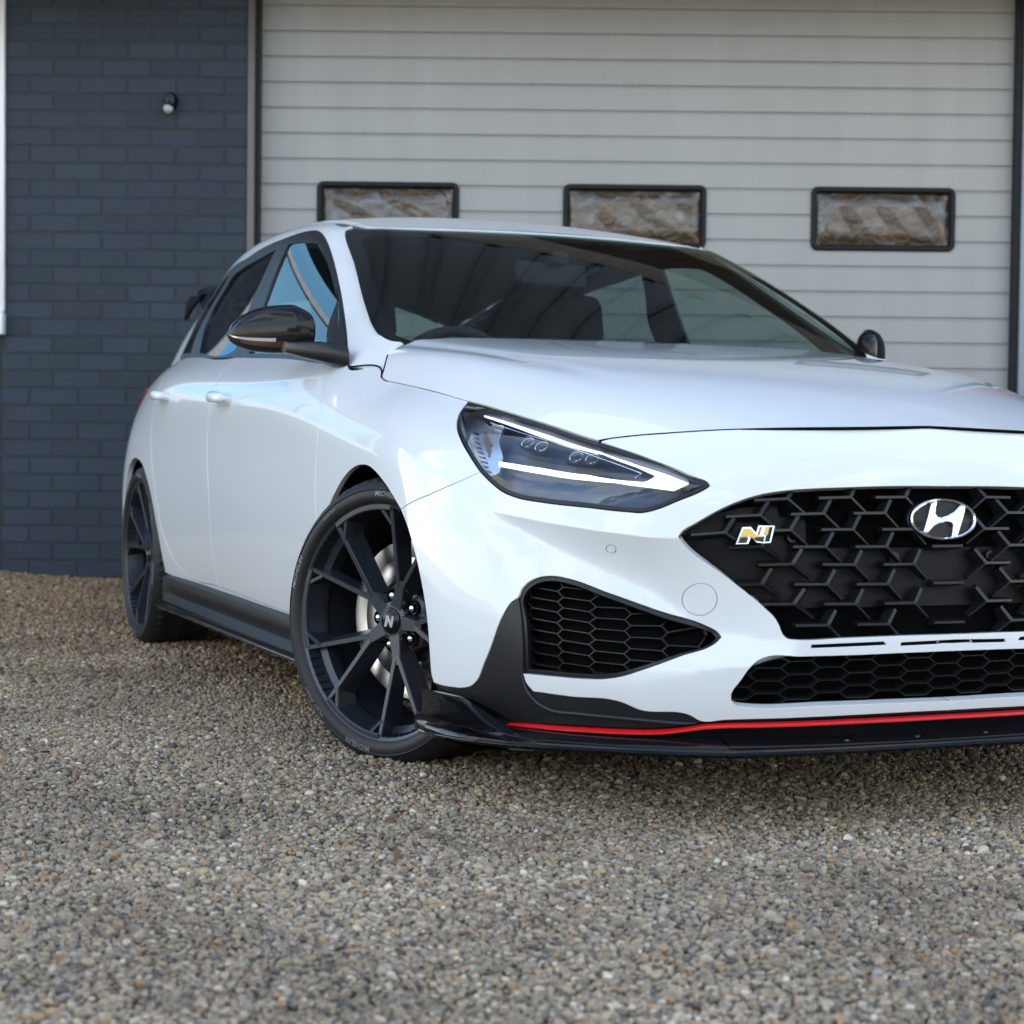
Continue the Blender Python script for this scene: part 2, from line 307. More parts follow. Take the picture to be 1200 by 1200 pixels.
# outlines of panels, lamps and openings in the (s, t) of their surface
OUT = {'amber': [(1.0095, 0.7313), (0.9876, 0.7115), (0.9772, 0.6938), (0.9783, 0.6656), (0.9916, 0.6876), (1.0068, 0.7142)],
 'apillar': [(0.0126, -0.0152), (-0.0096, 0.019), (-0.0355, 0.0553), (-0.0591, 0.0707), (-0.0887, 0.0829), (-0.0502, 0.089), (-0.0287, 0.1001), (-0.0009, 0.1372), (0.0087, 0.2003), (0.0137, 0.3942),
             (0.0406, 0.5399), (0.0365, 0.5686), (-0.0068, 0.6027)],
 'arch_lo': [(1.2998, 0.4499), (1.2693, 0.4126), (1.2469, 0.373), (1.2117, 0.2865), (1.1877, 0.1951), (1.1776, 0.1241), (1.1723, 0.0973)],
 'arch_rear': [(4.3688, 0.1885), (4.3571, 0.2698), (4.3247, 0.3409), (4.2822, 0.3939), (4.2333, 0.416), (4.1616, 0.4304), (4.0834, 0.4286), (4.0045, 0.4159), (3.9136, 0.3776), (3.8351, 0.3269),
               (3.7762, 0.2605), (3.7338, 0.1846), (3.7155, 0.1083), (3.7161, 0.0873)],
 'arch_up': [(1.2998, 0.4499), (1.3466, 0.4834), (1.3795, 0.5034), (1.4119, 0.518), (1.446, 0.5302), (1.4856, 0.5372), (1.5598, 0.5312), (1.6121, 0.5159), (1.6587, 0.4945), (1.7285, 0.4489),
             (1.7975, 0.388)],
 'belt': [(1.9316, 0.7707), (2.0774, 0.7693), (2.3185, 0.776), (2.5439, 0.7833), (2.9052, 0.7862), (3.1516, 0.7841), (3.6216, 0.7733), (4.1822, 0.7759)],
 'blade_out': [(1.0486, 0.0917), (1.022, 0.1), (1.0041, 0.1149), (0.9888, 0.1421), (0.9706, 0.1749), (0.9318, 0.2567), (0.9128, 0.2859), (0.8965, 0.2988)],
 'corner_low': [(1.1723, 0.0973), (1.1629, 0.0817), (1.1258, 0.0833), (1.0862, 0.0872), (1.0486, 0.0917)],
 'ditch_in': [(-0.0068, 0.6027), (-0.2905, 0.6712)],
 'dlo': [(0.126, 0.0091), (0.1203, 0.0685), (0.1174, 0.1804), (0.1265, 0.2925), (0.1626, 0.4135), (0.1887, 0.4516), (0.2224, 0.4775), (0.265, 0.494), (0.323, 0.502), (0.3902, 0.5012), (0.4559, 0.498),
         (0.7132, 0.4819), (1.0151, 0.4675), (1.1796, 0.455), (1.4254, 0.4598), (1.6491, 0.4325), (1.7901, 0.3723), (1.752, 0.1729), (1.805, -0.0047)],
 'dlo_low': [(1.805, -0.0047), (1.3988, 0.0112), (0.9641, 0.02), (0.7678, 0.0191), (0.498, 0.0207), (0.3366, 0.0213), (0.1977, 0.0151), (0.126, 0.0091)],
 'door_low': [(3.4211, 0.107), (2.987, 0.0959), (2.5456, 0.0872), (2.1854, 0.0819)],
 'drl': [(1.0317, 0.7743), (0.9032, 0.7727), (0.808, 0.774), (0.7252, 0.7653), (0.6484, 0.7089), (0.585, 0.6542), (0.5309, 0.6084), (0.5679, 0.5891), (0.6199, 0.6098), (0.683, 0.6319),
         (0.736, 0.6386), (0.8346, 0.6419), (0.9442, 0.6402), (0.9447, 0.6514), (0.8343, 0.6579), (0.7351, 0.654), (0.6824, 0.6397), (0.6227, 0.6245), (0.613, 0.628), (0.5942, 0.6431),
         (0.6279, 0.6833), (0.695, 0.7412), (0.7462, 0.7535), (0.8078, 0.7618), (0.9014, 0.7645), (1.0265, 0.7654)],
 'duct_left': [(0.8842, 0.1391), (0.8853, 0.1898), (0.8886, 0.2432), (0.8965, 0.2988)],
 'duct_low': [(0.4869, 0.2353), (0.4958, 0.2269), (0.5655, 0.1994), (0.6286, 0.1721), (0.6671, 0.1565), (0.6995, 0.1482), (0.7519, 0.1437), (0.8151, 0.1414), (0.8842, 0.1391)],
 'duct_top': [(0.8965, 0.2988), (0.8888, 0.3189), (0.8754, 0.3363), (0.8583, 0.3499), (0.8339, 0.3602), (0.8155, 0.3632), (0.7847, 0.361), (0.7038, 0.3339), (0.5944, 0.2866), (0.512, 0.2549),
              (0.4952, 0.2454), (0.4869, 0.2353)],
 'emblem': [(0.0217, 0.4838)],
 'fender_top': [(1.6552, 0.7626), (1.6858, 0.7768), (1.9272, 0.7689)],
 'fuel': [(4.3519, 0.6478)],
 'g_front': [(0.1426, 0.2249), (0.1678, 0.3275), (0.2036, 0.3937), (0.2342, 0.4265), (0.2614, 0.4459), (0.2934, 0.4551), (0.3802, 0.4583), (0.5592, 0.4578), (0.6189, 0.4567), (0.6475, 0.4522),
             (0.6783, 0.4194), (0.7197, 0.3662), (0.7987, 0.2127), (0.8314, 0.1267), (0.8425, 0.0313), (0.5444, 0.0337), (0.3375, 0.0366), (0.1805, 0.0301)],
 'g_quarter': [(1.4233, 0.4281), (1.4936, 0.4291), (1.5682, 0.4134), (1.7121, 0.3296), (1.736, 0.1581), (1.7788, 0.0239), (1.6346, 0.0201), (1.6385, 0.1434), (1.6098, 0.2206), (1.5708, 0.2936)],
 'g_rear': [(0.7903, 0.4457), (0.8896, 0.4359), (0.9822, 0.4282), (1.2426, 0.4148), (1.3421, 0.4051), (1.4357, 0.3503), (1.5289, 0.2516), (1.546, 0.1546), (1.4984, 0.0276), (1.0597, 0.0348),
            (1.0071, 0.047), (0.9928, 0.1283), (0.9693, 0.2142), (0.8699, 0.3458)],
 'gap_front': [(2.0774, 0.7693), (1.9587, 0.6967), (1.8913, 0.6343), (1.8869, 0.557), (1.8974, 0.486), (1.8966, 0.4133), (1.8921, 0.371)],
 'gap_mid': [(3.3271, 0.7772), (3.1131, 0.7125), (3.023, 0.6616), (3.0149, 0.6206), (3.0247, 0.5669), (3.0365, 0.527), (3.0307, 0.4724), (3.0036, 0.3785), (2.9969, 0.305), (3.004, 0.2238),
             (2.9994, 0.1549), (2.987, 0.0959)],
 'gap_rear': [(4.2333, 0.7421), (3.9603, 0.6777), (3.8638, 0.6201), (3.8837, 0.5738), (3.8891, 0.5102), (3.86, 0.4532), (3.8136, 0.4034), (3.751, 0.3253), (3.6867, 0.2325), (3.586, 0.1627),
              (3.5109, 0.1286), (3.4211, 0.107)],
 'grille_dn': [(0.5658, 0.4568), (0.5589, 0.4413), (0.4786, 0.3606), (0.4034, 0.2943), (0.3813, 0.2713), (0.3743, 0.2576), (0.3689, 0.2432), (0.3605, 0.2354), (0.3469, 0.234), (0.2451, 0.2354),
               (0.1153, 0.2371), (0.0183, 0.2369)],
 'grille_up': [(0.0024, 0.5648), (0.1009, 0.5646), (0.2311, 0.5614), (0.3017, 0.5599), (0.3535, 0.5571), (0.4138, 0.5467), (0.4749, 0.5215), (0.5341, 0.4847), (0.5582, 0.4684), (0.5658, 0.4568)],
 'h_front': [(-0.002, -0.0555), (-0.0129, 0.2054), (-0.0131, 0.3592), (-0.0118, 0.501), (-0.0099, 0.6232), (-0.001, 0.7002), (0.0054, 0.745), (0.0061, 0.7672)],
 'h_rear': [(0.9982, 0.7717), (1.028, 0.7565), (1.081, 0.7306), (1.1557, 0.6955), (1.2093, 0.6666), (1.237, 0.6366)],
 'h_side': [(0.0061, 0.7672), (0.0282, 0.769), (0.1194, 0.7687), (0.222, 0.768), (0.3477, 0.7667), (0.4244, 0.769), (0.5756, 0.7708), (0.766, 0.7732), (0.8842, 0.7743), (0.9661, 0.7755),
            (0.9982, 0.7717)],
 'handle_f': [(2.8533, 0.6228)],
 'handle_r': [(3.7057, 0.6163)],
 'hood_front': [(-0.0493, 0.7681), (0.1704, 0.7587), (0.3039, 0.7619), (0.426, 0.7693), (0.5351, 0.7723), (0.6181, 0.7744), (0.6709, 0.7678), (0.6951, 0.7593)],
 'hood_side': [(1.0766, 0.7719), (1.1986, 0.7712), (1.3958, 0.7658), (1.5401, 0.7602), (1.6244, 0.7581), (1.6552, 0.7626)],
 'hook': [(0.5284, 0.3136)],
 'hook_r': [(0.5001, 0.3133), (0.5288, 0.2873)],
 'lamp_low': [(0.9796, 0.5994), (0.9475, 0.5758), (0.9218, 0.5606), (0.8886, 0.5519), (0.8253, 0.5491), (0.7294, 0.5448), (0.6548, 0.53), (0.6301, 0.5248), (0.6093, 0.528), (0.5644, 0.5459),
              (0.5073, 0.5733), (0.498, 0.5804)],
 'lamp_nose': [(0.498, 0.5804), (0.5004, 0.5903), (0.5233, 0.6097), (0.5786, 0.6646), (0.6384, 0.7204), (0.6951, 0.7593)],
 'lamp_rear': [(1.0766, 0.7719), (1.0837, 0.7532), (1.0862, 0.7384), (1.0836, 0.7171), (1.0723, 0.6938), (1.0515, 0.6704), (1.0136, 0.634), (0.9796, 0.5994)],
 'lamp_top': [(0.6951, 0.7593), (0.7166, 0.7675), (0.7998, 0.7837), (0.8925, 0.7811), (1.0066, 0.7758), (1.0766, 0.7719)],
 'lampline': [(0.9957, 0.7524), (0.8988, 0.7519), (0.8076, 0.7527), (0.7471, 0.7419), (0.682, 0.7058), (0.623, 0.6561), (0.6394, 0.6418)],
 'lens0': [(0.859, 0.7545)],
 'lens1': [(0.7408, 0.7443)],
 'lowg_dn': [(0.4085, 0.199), (0.4188, 0.1944), (0.4528, 0.1517), (0.4655, 0.1294), (0.4645, 0.1155), (0.4529, 0.105), (0.4382, 0.1031), (0.279, 0.1035), (0.1253, 0.1034), (0.0084, 0.1026)],
 'lowg_up': [(0.0177, 0.203), (0.1147, 0.2022), (0.2263, 0.2009), (0.3334, 0.2006), (0.4085, 0.199)],
 'mir_base': [(0.1402, 0.0548)],
 'nbadge': [(0.4193, 0.4495)],
 'red': [(0.9238, 0.0337), (0.8333, 0.0348), (0.7538, 0.0373), (0.646, 0.0405), (0.6075, 0.0423), (0.5687, 0.0468), (0.5325, 0.0542), (0.5012, 0.0595), (0.4696, 0.0623), (0.4213, 0.064),
         (0.3323, 0.0657), (0.0882, 0.0674), (0.0017, 0.068)],
 's_in': [(0.0688, 0.6105), (0.0885, 0.6239), (0.1274, 0.6335), (0.1969, 0.6381), (0.6524, 0.633), (0.7442, 0.6319), (0.7642, 0.6241), (0.7696, 0.6022), (0.774, 0.4247), (0.7744, 0.2396),
          (0.7681, 0.1107)],
 's_right': [(0.0369, 0.6201), (0.0669, 0.6499), (0.0913, 0.6612), (0.1251, 0.6678), (0.1693, 0.6717), (0.2251, 0.6746), (0.5506, 0.6761), (0.8095, 0.6732), (0.826, 0.6715), (0.8384, 0.666),
             (0.8427, 0.6547)],
 's_top': [(0.8427, 0.6547), (0.8454, 0.6215), (0.8559, 0.4059), (0.862, 0.2112), (0.8635, 0.0731)],
 'sail': [(0.1374, 0.2333), (0.1208, 0.1351), (0.1283, 0.0159), (0.1972, 0.0205), (0.2086, 0.0941)],
 'seam_bf': [(0.9796, 0.5994), (1.0227, 0.574), (1.0806, 0.5454), (1.1442, 0.5168), (1.222, 0.4859), (1.2588, 0.4699), (1.2998, 0.4499)],
 'sensor': [(0.6933, 0.4414)],
 'sill_low': [(3.7042, 0.0868), (3.2945, 0.0801), (2.5653, 0.0657), (2.2057, 0.058)],
 'silver': [(1.0682, 0.763), (1.0339, 0.7608), (1.0034, 0.7507), (1.0062, 0.7372), (1.009, 0.7162), (0.9865, 0.6763), (0.9805, 0.6499), (0.9649, 0.6189), (0.9795, 0.6109), (1.0106, 0.6378),
            (1.0472, 0.6765), (1.0783, 0.7094), (1.0895, 0.7401)],
 'slot0': [(0.3137, 0.2226), (0.1604, 0.2253), (0.1547, 0.2203), (0.3154, 0.2179)],
 'slot1': [(0.1218, 0.2227), (-0.0338, 0.2256), (-0.04, 0.2205), (0.1236, 0.2178)],
 'trim_low': [(1.163, 0.0781), (1.0866, 0.0742), (1.006, 0.0669), (0.96, 0.0544), (0.9235, 0.0401), (0.833, 0.0403), (0.7537, 0.0436), (0.6081, 0.0494), (0.5725, 0.053), (0.5412, 0.0606),
              (0.5165, 0.0673)],
 'trim_ridge': [(0.8865, 0.1346), (0.8791, 0.1112), (0.8574, 0.0873), (0.8253, 0.0728), (0.7531, 0.0701), (0.6641, 0.0685), (0.593, 0.0657), (0.5496, 0.064), (0.5243, 0.066)],
 'wedge_low': [(0.8842, 0.1391), (0.8786, 0.1217), (0.8606, 0.1051), (0.8199, 0.1046), (0.7775, 0.1038), (0.6601, 0.0986), (0.6484, 0.0936), (0.6367, 0.089), (0.5387, 0.0811), (0.5168, 0.0691)],
 'white': [(1.0084, 0.7318), (0.9964, 0.7579), (0.9598, 0.763), (0.9615, 0.7186), (0.9423, 0.6724), (0.9494, 0.628), (0.9635, 0.6152), (0.9782, 0.6312), (0.9784, 0.6661), (0.9749, 0.6998)],
 'white_low': [(0.5168, 0.0691), (0.4711, 0.0728), (0.3343, 0.0773), (0.2147, 0.079), (0.0907, 0.0802), (0.0043, 0.0803)]}
# ============================================================ panels cut from the body surfaces
def arr(*names):
    """chain outline pieces; '-name' reverses; tuples are literal points"""
    out = []
    for n in names:
        if isinstance(n, str): seg = OUT[n.lstrip('-')]; seg = seg[::-1] if n[0] == '-' else seg
        else: seg = n
        for p in seg:
            if not out or math.hypot(out[-1][0]-p[0], out[-1][1]-p[1]) > 1e-4: out.append(tuple(p))
    if math.hypot(out[0][0]-out[-1][0], out[0][1]-out[-1][1]) < 1e-4: out.pop()
    return np.array(out)
def smooth_loop(poly, h, closed=True, ang=38):
    """Catmull-Rom through the points, corners kept, then split to pieces of about h"""
    n = len(poly); out = []
    pv = [poly[(i-1) % n] for i in range(n)]; nx = [poly[(i+1) % n] for i in range(n)]
    tang = []
    for i in range(n):
        a, b = poly[i]-pv[i], nx[i]-poly[i]
        if not closed and i == 0: a = b
        if not closed and i == n-1: b = a
        la, lb = np.linalg.norm(a), np.linalg.norm(b)
        c = np.dot(a, b)/max(la*lb, 1e-12)
        tang.append(None if c < math.cos(R(ang)) else (a/la*lb+b/lb*la)/(la+lb))
    for i in range(n if closed else n-1):
        p, q = poly[i], poly[(i+1) % n]; d = q-p; L = np.linalg.norm(d)
        if L < 1e-6: continue
        t0 = tang[i]; t1 = tang[(i+1) % n]
        straight = (poly[i][0] == 0 and poly[(i+1) % n][0] == 0)
        u0 = d/L if (t0 is None or straight) else t0/np.linalg.norm(t0); u1 = d/L if (t1 is None or straight) else t1/np.linalg.norm(t1)
        m = max(1, int(math.ceil(L/h)))
        for k in range(m):
            x = k/m; x2 = x*x; x3 = x2*x
            out.append((2*x3-3*x2+1)*p+(x3-2*x2+x)*L*u0+(-2*x3+3*x2)*q+(x3-x2)*L*u1)
    if not closed: out.append(poly[-1])
    return np.array(out)
def inside(poly, pts):
    x, y = pts[:, 0], pts[:, 1]; c = np.zeros(len(pts), bool); n = len(poly)
    for i in range(n):
        x0, y0 = poly[i]; x1, y1 = poly[(i+1) % n]
        if y0 == y1: continue
        m = ((y0 > y) != (y1 > y)) & (x < (x1-x0)*(y-y0)/(y1-y0)+x0); c ^= m
    return c
def near(poly, pts, d):
    keep = np.ones(len(pts), bool)
    for k in range(0, len(pts), 4000):
        q = pts[k:k+4000]; D = ((q[:, None]-poly[None])**2).sum(2).min(1); keep[k:k+4000] = D > d*d
    return keep
def area2(p): return float((p[:, 0]*np.roll(p[:, 1], -1)-np.roll(p[:, 0], -1)*p[:, 1]).sum())
def shift(S, loop, dist, outward=True):
    """move a closed (s,t) loop by dist metres inside the surface; + = away from the enclosed area"""
    P = S.P(loop[:, 0], loop[:, 1]); N = S.N(loop[:, 0], loop[:, 1]); n = len(loop)
    T = np.roll(P, -1, 0)-np.roll(P, 1, 0); T /= np.maximum(np.linalg.norm(T, axis=1), 1e-9)[:, None]
    O = np.cross(T, N)
    e = 1e-4; Ps = (S.P(loop[:, 0]+e, loop[:, 1])-P)/e; Pt = (S.P(loop[:, 0], loop[:, 1]+e)-P)/e
    test = np.einsum('ij,ij->i', Ps, O); test2 = np.einsum('ij,ij->i', Pt, O)
    # orientation from the polygon's own winding
    g = np.stack([test, test2], 1)
    t2 = np.roll(loop, -1, 0)-np.roll(loop, 1, 0); o2 = np.stack([t2[:, 1], -t2[:, 0]], 1)*np.sign(area2(loop))
    if (g*o2).sum() < 0: O = -O
    a = (Ps*Ps).sum(1); b = (Ps*Pt).sum(1); c = (Pt*Pt).sum(1); r0 = (Ps*O).sum(1)*dist; r1 = (Pt*O).sum(1)*dist
    det = a*c-b*b; ds = (c*r0-b*r1)/det; dt = (a*r1-b*r0)/det
    new = loop+np.stack([ds, dt], 1); onax = np.abs(loop[:, 0]) < 1e-9
    new[onax & AXIS_S, 0] = 0
    return new, O
AXIS_S = True
def cut(S, poly, holes=(), lines=(), h=.02, hb=.010, off=0., rim=.012, gap=.0017, raw=False, hole_gap=None, axis='s', offf=None):
    """triangulated piece of surface S inside poly minus holes, inset by gap, edges turned inwards by rim.
       returns V, F, N in car coordinates (right half)"""
    loops = []
    for k, lp in enumerate([poly]+list(holes)):
        lp = np.array(lp, float)
        if not raw: lp = smooth_loop(lp, hb)
        g = gap if k == 0 else (-gap if hole_gap is None else -hole_gap)
        ax = 0 if axis == 's' else 1
        on = np.abs(lp[:, ax]) < 1e-9
        if g: 
            nl, _ = shift(S, lp, -g if k == 0 else -g)
            nl[on, ax] = 0; lp = nl
        loops.append(lp)
    allb = np.concatenate(loops)
    lo, hi = allb.min(0), allb.max(0)
    gx = np.arange(lo[0]+h*.5, hi[0], h); gy = np.arange(lo[1]+h*.5, hi[1], h*.9)
    X, Y = np.meshgrid(gx, gy); X = X+(np.arange(len(gy)) % 2)[:, None]*h*.5
    pts = np.stack([X.ravel(), Y.ravel()], 1)
    k = inside(loops[0], pts)
    for l in loops[1:]: k &= ~inside(l, pts)
    pts = pts[k]
    if len(pts): pts = pts[near(allb, pts, h*.45)]
    lines = [np.array(l, float) for l in lines]
    for l in lines:
        if len(pts): pts = pts[near(l, pts, h*.5)]
    nb = len(allb); allp = np.concatenate([allb]+lines) if lines else allb
    V2 = np.concatenate([allp, pts]) if len(pts) else allp
    edges = []; st = nb
    for l in lines: edges += [(st+i, st+i+1) for i in range(len(l)-1)]; st += len(l)
    st = 0
    for l in loops: n = len(l); edges += [(st+i, st+(i+1) % n) for i in range(n)]; st += n
    vo, eo, fo, ov, oe, of = delaunay_2d_cdt([Vector(p) for p in V2], edges, [], 0, 1e-7, True)
    v = np.array([p[:] for p in vo]); f = np.array([t for t in fo if len(t) == 3], int)
    c = v[f].mean(1); m = inside(loops[0], c)
    for l in loops[1:]: m &= ~inside(l, c)
    f = f[m]
    P = S.P(v[:, 0], v[:, 1]); N = S.N(v[:, 0], v[:, 1])
    P = P+N*(off if offf is None else offf(P)[:, None])
    # a light roll of the normal at free edges, then the return flange
    V = [P]; NN = [N.copy()]; F = [f]; base = len(P)
    if rim:
        for k, l in enumerate(loops):
            _, O = shift(S, l, 0.)
            if k: O = -O
            p = S.P(l[:, 0], l[:, 1]); nn = S.N(l[:, 0], l[:, 1]); p = p+nn*(off if offf is None else offf(p)[:, None])
            ax = 0 if axis == 's' else 1
            on = np.abs(l[:, ax]) < 1e-9; q = len(l)
            r0, r1, r2 = p, p+O*.0006-nn*.0012, p+O*.0006-nn*rim
            V += [r0, r1, r1, r2]; NN += [nn, O*.75+nn*.66, O, O]
            ids = [base, base+q, base+2*q, base+3*q]; base += 4*q
            for (A, B) in ((ids[0], ids[1]), (ids[2], ids[3])):
                F.append(np.array([t for i in range(q) if not (on[i] and on[(i+1) % q]) for t in ((A+i, A+(i+1) % q, B+(i+1) % q), (A+i, B+(i+1) % q, B+i))], int).reshape(-1, 3))
    V = np.concatenate(V); NN = np.concatenate(NN); NN /= np.maximum(np.linalg.norm(NN, axis=1), 1e-9)[:, None]; F = np.concatenate(F)
    g = np.cross(V[F[:, 1]]-V[F[:, 0]], V[F[:, 2]]-V[F[:, 0]]); s = np.einsum('ij,ij->i', g, NN[F].mean(1)); F[s < 0] = F[s < 0][:, ::-1]
    return V, F, NN
def place(name, VFN, mat, parent, side):
    """side +1 = the car's right, -1 = its left, 0 = both halves in one mesh"""
    V, F, N = VFN
    r = np.array([1, -1, 1.])
    if side == 1: return mk(name, V*r, F[:, ::-1], mat, parent, N*r)
    if side == -1: return mk(name, V, F, mat, parent, N)
    return mk(name, np.concatenate([V*r, V]), np.concatenate([F[:, ::-1], F+len(V)]), mat, parent, np.concatenate([N*r, N]))
def bl(P): return np.asarray(P)*np.array([1, -1, 1.])
def at(S, X, Z, s0, t0):
    """(s,t) of the point of a side surface with given x and z"""
    a = np.array([s0, t0], float)
    for _ in range(40):
        e = 1e-5; p = S.P(a[:1], a[1:])[0]; ps = (S.P(a[:1]+e, a[1:])[0]-p)/e; pt = (S.P(a[:1], a[1:]+e)[0]-p)/e
        J = np.array([[ps[0], pt[0]], [ps[2], pt[2]]]); d = np.linalg.solve(J, np.array([X-p[0], Z-p[2]])); a = a+np.clip(d, -.2, .2)
        if abs(d).max() < 1e-8: break
    return tuple(a)

# ============================================================ the car
CAR_X, CAR_Y, CAR_TH = .5169, 4.3973, .395
car = empty('white_hatchback', None, (CAR_X, CAR_Y, 0)); car.rotation_euler = (0, 0, CAR_TH-math.pi/2)
tag(car, 'white five-door hatchback with black alloys parked nose out on the gravel', 'car')
TT = SKIN.T[-1]
c0 = [(0., OUT['hood_front'][0][1])]; hf = [p for p in OUT['hood_front'] if p[0] > .02]
def z0(seq): return [(0., p[1]) if p[0] < .03 else p for p in seq]
bump = arr(c0+hf, '-lamp_nose', '-lamp_low', 'seam_bf', 'arch_lo', 'corner_low', 'blade_out', 'duct_top', 'duct_low', 'wedge_low', z0(OUT['white_low']),
           z0(OUT['lowg_dn'][::-1]), z0(OUT['lowg_up'][::-1]), z0(OUT['grille_dn'][::-1]), z0(OUT['grille_up'][::-1]))
lamp = arr('-lamp_top', 'lamp_nose')   # placeholder order fixed below
lamp = arr('lamp_top', 'lamp_rear', 'lamp_low', 'lamp_nose')
slots = [arr('slot0'), arr('slot1')]
def disc_loop(c, r, n=28): return np.array([(c[0]+r*math.cos(2*math.pi*i/n), c[1]+r*math.sin(2*math.pi*i/n)) for i in range(n)])
hook_l, sens_l = disc_loop(OUT['hook'][0], .0335), disc_loop(OUT['sensor'][0], .0095, 20)
bump_in, _ = shift(SKIN, smooth_loop(bump, .009), -.005)
def ridge(z_of_y, s0, s1):
    out = []
    for s in np.arange(s0, s1, .005):
        a, b_ = .1, .7
        for _ in range(30):
            t = (a+b_)/2; p = SKIN.raw([s], [t])[0]
            if p[2] < z_of_y(abs(p[1])): a = t
            else: b_ = t
        out.append((s, t))
    return np.array(out)
CR_Y, CR_Z = [.40, .55, .598, .674, .742, .785, .82], [.530, .536, .537, .547, .560, .571, .581]
crease = ridge(lambda y: np.interp(y, CR_Y, CR_Z), .574, .972)
creases = [crease, crease+[0, .0022], crease-[0, .0022]]; creases = [l[inside(bump_in, l) & near(sens_l, l, .004)] for l in creases]
bV = cut(SKIN, bump, slots+[hook_l, sens_l], creases, h=.0105, hb=.009, rim=.024, gap=.0016)
bumper = place('front_bumper', bV, MAT['paint'], car, 0)
for side in (1, -1):      # towing-eye cover and parking sensor sit flush in the bumper
    place('towing_cover', cut(SKIN, hook_l, h=.02, gap=.0006, rim=.006), MAT['paint'], bumper, side)
    for sl in slots: place('slot_shade', cut(SKIN, sl, h=.03, off=-.0045, gap=-.0015, rim=0), MAT['deep'], bumper, side)  # black strip closes each slot and paints the shade inside it
    place('parking_sensor', cut(SKIN, sens_l, h=.02, gap=.0008, rim=.006), MAT['paint'], bumper, side)
# fender
ap = [at(SKIN, -.03-.392*math.cos(R(a)), .318+.392*math.sin(R(a)), 1.8, .3) for a in (25, 12, 0, -8)]
gf_low = at(SKIN, -.452, .278, 1.9, .1)
gfront = arr('gap_front', [at(SKIN, -.447, .42, 1.9, .3), gf_low])
fender_p = arr('seam_bf', 'arch_up', ap, [at(SKIN, -.425, .275, 1.8, .1), gf_low], gfront[::-1], OUT['belt'][:1], '-fender_top', '-hood_side', 'lamp_rear')
# doors
gmid = arr([(3.115, .79)], OUT['gap_mid'][1:]); grear = arr([(3.905, .785)], OUT['gap_rear'][1:])
dl = OUT['door_low']; fd_low = at(SKIN, -.475, .268, 1.95, .08)
belt = OUT['belt']
fdoor = arr(gfront[:-1], [at(SKIN, -.456, .30, 1.9, .12), fd_low], dl[::-1][:3], gmid[::-1], [p for p in belt[::-1] if 2.09 < p[0] < 3.05])
rdoor = arr(gmid, dl[::-1][2:], grear[::-1], [p for p in belt[::-1] if 3.13 < p[0] < 3.85])
sf = at(SKIN, -.46, .262, 1.95, .08)
sfl = at(SKIN, -.46, .240, 1.95, .04)
back = [at(SKIN, -2.65-.352*math.cos(R(a)), .318+.352*math.sin(R(a)), 4.35, .15) for a in (15, 0, -12)]
quarter = arr(grear, dl, [sf, sfl], OUT['sill_low'][::-1], '-arch_rear', back, [at(SKIN, -3.02, .215, 4.4, .02), (4.75, .02), (5.15, .02), (5.514, .02), (5.514, TT), (5.1, TT), (4.7, TT), (4.4, TT), (4.15, TT)])
cab = arr(OUT['apillar'][:-1], [OUT['apillar'][-1]], [(.03, CABIN.T[-1]), (.3, CABIN.T[-1]), (.9, CABIN.T[-1]), (1.5, CABIN.T[-1]), (2.322, CABIN.T[-1]), (2.322, .0), (2.1, 0), (1.9, 0)], '-dlo')
dlo = arr('dlo', 'dlo_low')
gf, gr, gq = arr('g_front'), arr('g_rear'), arr('g_quarter')
V_f = cut(SKIN, fender_p, h=.016); V_fd = cut(SKIN, fdoor, h=.018, gap=.0024); V_rd = cut(SKIN, rdoor, h=.018, gap=.0024); V_q = cut(SKIN, quarter, h=.022, rim=.02)
V_c = cut(CABIN, cab, h=.02, gap=.002, rim=.01)
V_t = cut(CABIN, dlo, [gf, gr, gq], h=.02, off=.0015, gap=-.002, rim=.009, hole_gap=0)
class Pane:
    """low-order fit of the cabin side, so the glass mirrors cleanly"""
    def __init__(self):
        S_, T_ = np.meshgrid(np.linspace(.15, 1.82, 40), np.linspace(.02, .46, 16)); k = (S_ > .12+.2*0)&(S_ < 1.9); s, t = S_[k], T_[k]
        self.c = np.linalg.lstsq(self.b(s, t), CABIN.P(s, t), rcond=None)[0]
    def b(self, s, t): return np.stack([np.ones_like(s), s, t, s*s, s*t, t*t, s*s*t, s*s*s], 1)
    def P(self, s, t): return self.b(np.asarray(s, float).ravel(), np.asarray(t, float).ravel()) @ self.c
    def N(self, s, t, e=1e-3):
        s = np.asarray(s, float).ravel(); t = np.asarray(t, float).ravel(); n = np.cross(self.P(s+e, t)-self.P(s-e, t), self.P(s, t+e)-self.P(s, t-e)); return n/np.linalg.norm(n, axis=1)[:, None]
PANE = Pane()
V_g = [cut(PANE, g, h=.03, off=-.006, gap=-.008, rim=0) for g in (gf, gr, gq)]
V_sail = cut(CABIN, arr('sail'), h=.03, off=.004, gap=0, rim=.01)
bon = arr([(p[0], max(p[1], 0.)) for p in OUT['h_front']], 'h_side', 'h_rear', [(1.19, .58), (1.215, .5), (1.235, .3), (1.24, .12), (1.24, 0.)])
V_h = cut(HOOD, bon, h=.014, gap=.0032, rim=.016, axis='t')
place('bonnet', V_h, MAT['paint'], car, 0)
rfe = ROOF.T[-1]
roofp = arr([(-.018, 0.), (-.018, .2), (-.012, .42), (-.006, .474), (.02, .488), (.1, .498), (.6, .508), (1.3, .512), (2.0, .512), (2.071, .5), (2.071, 0.)])
place('roof', cut(ROOF, roofp, h=.03, gap=0, rim=.012, axis='t'), MAT['paint'], car, 0)
ditch = arr([(-.03, .44), (.1, .47), (1., .49), (2.06, .50), (2.06, rfe+.01), (1., rfe+.01), (.1, rfe+.01), (-.04, rfe+.012)])
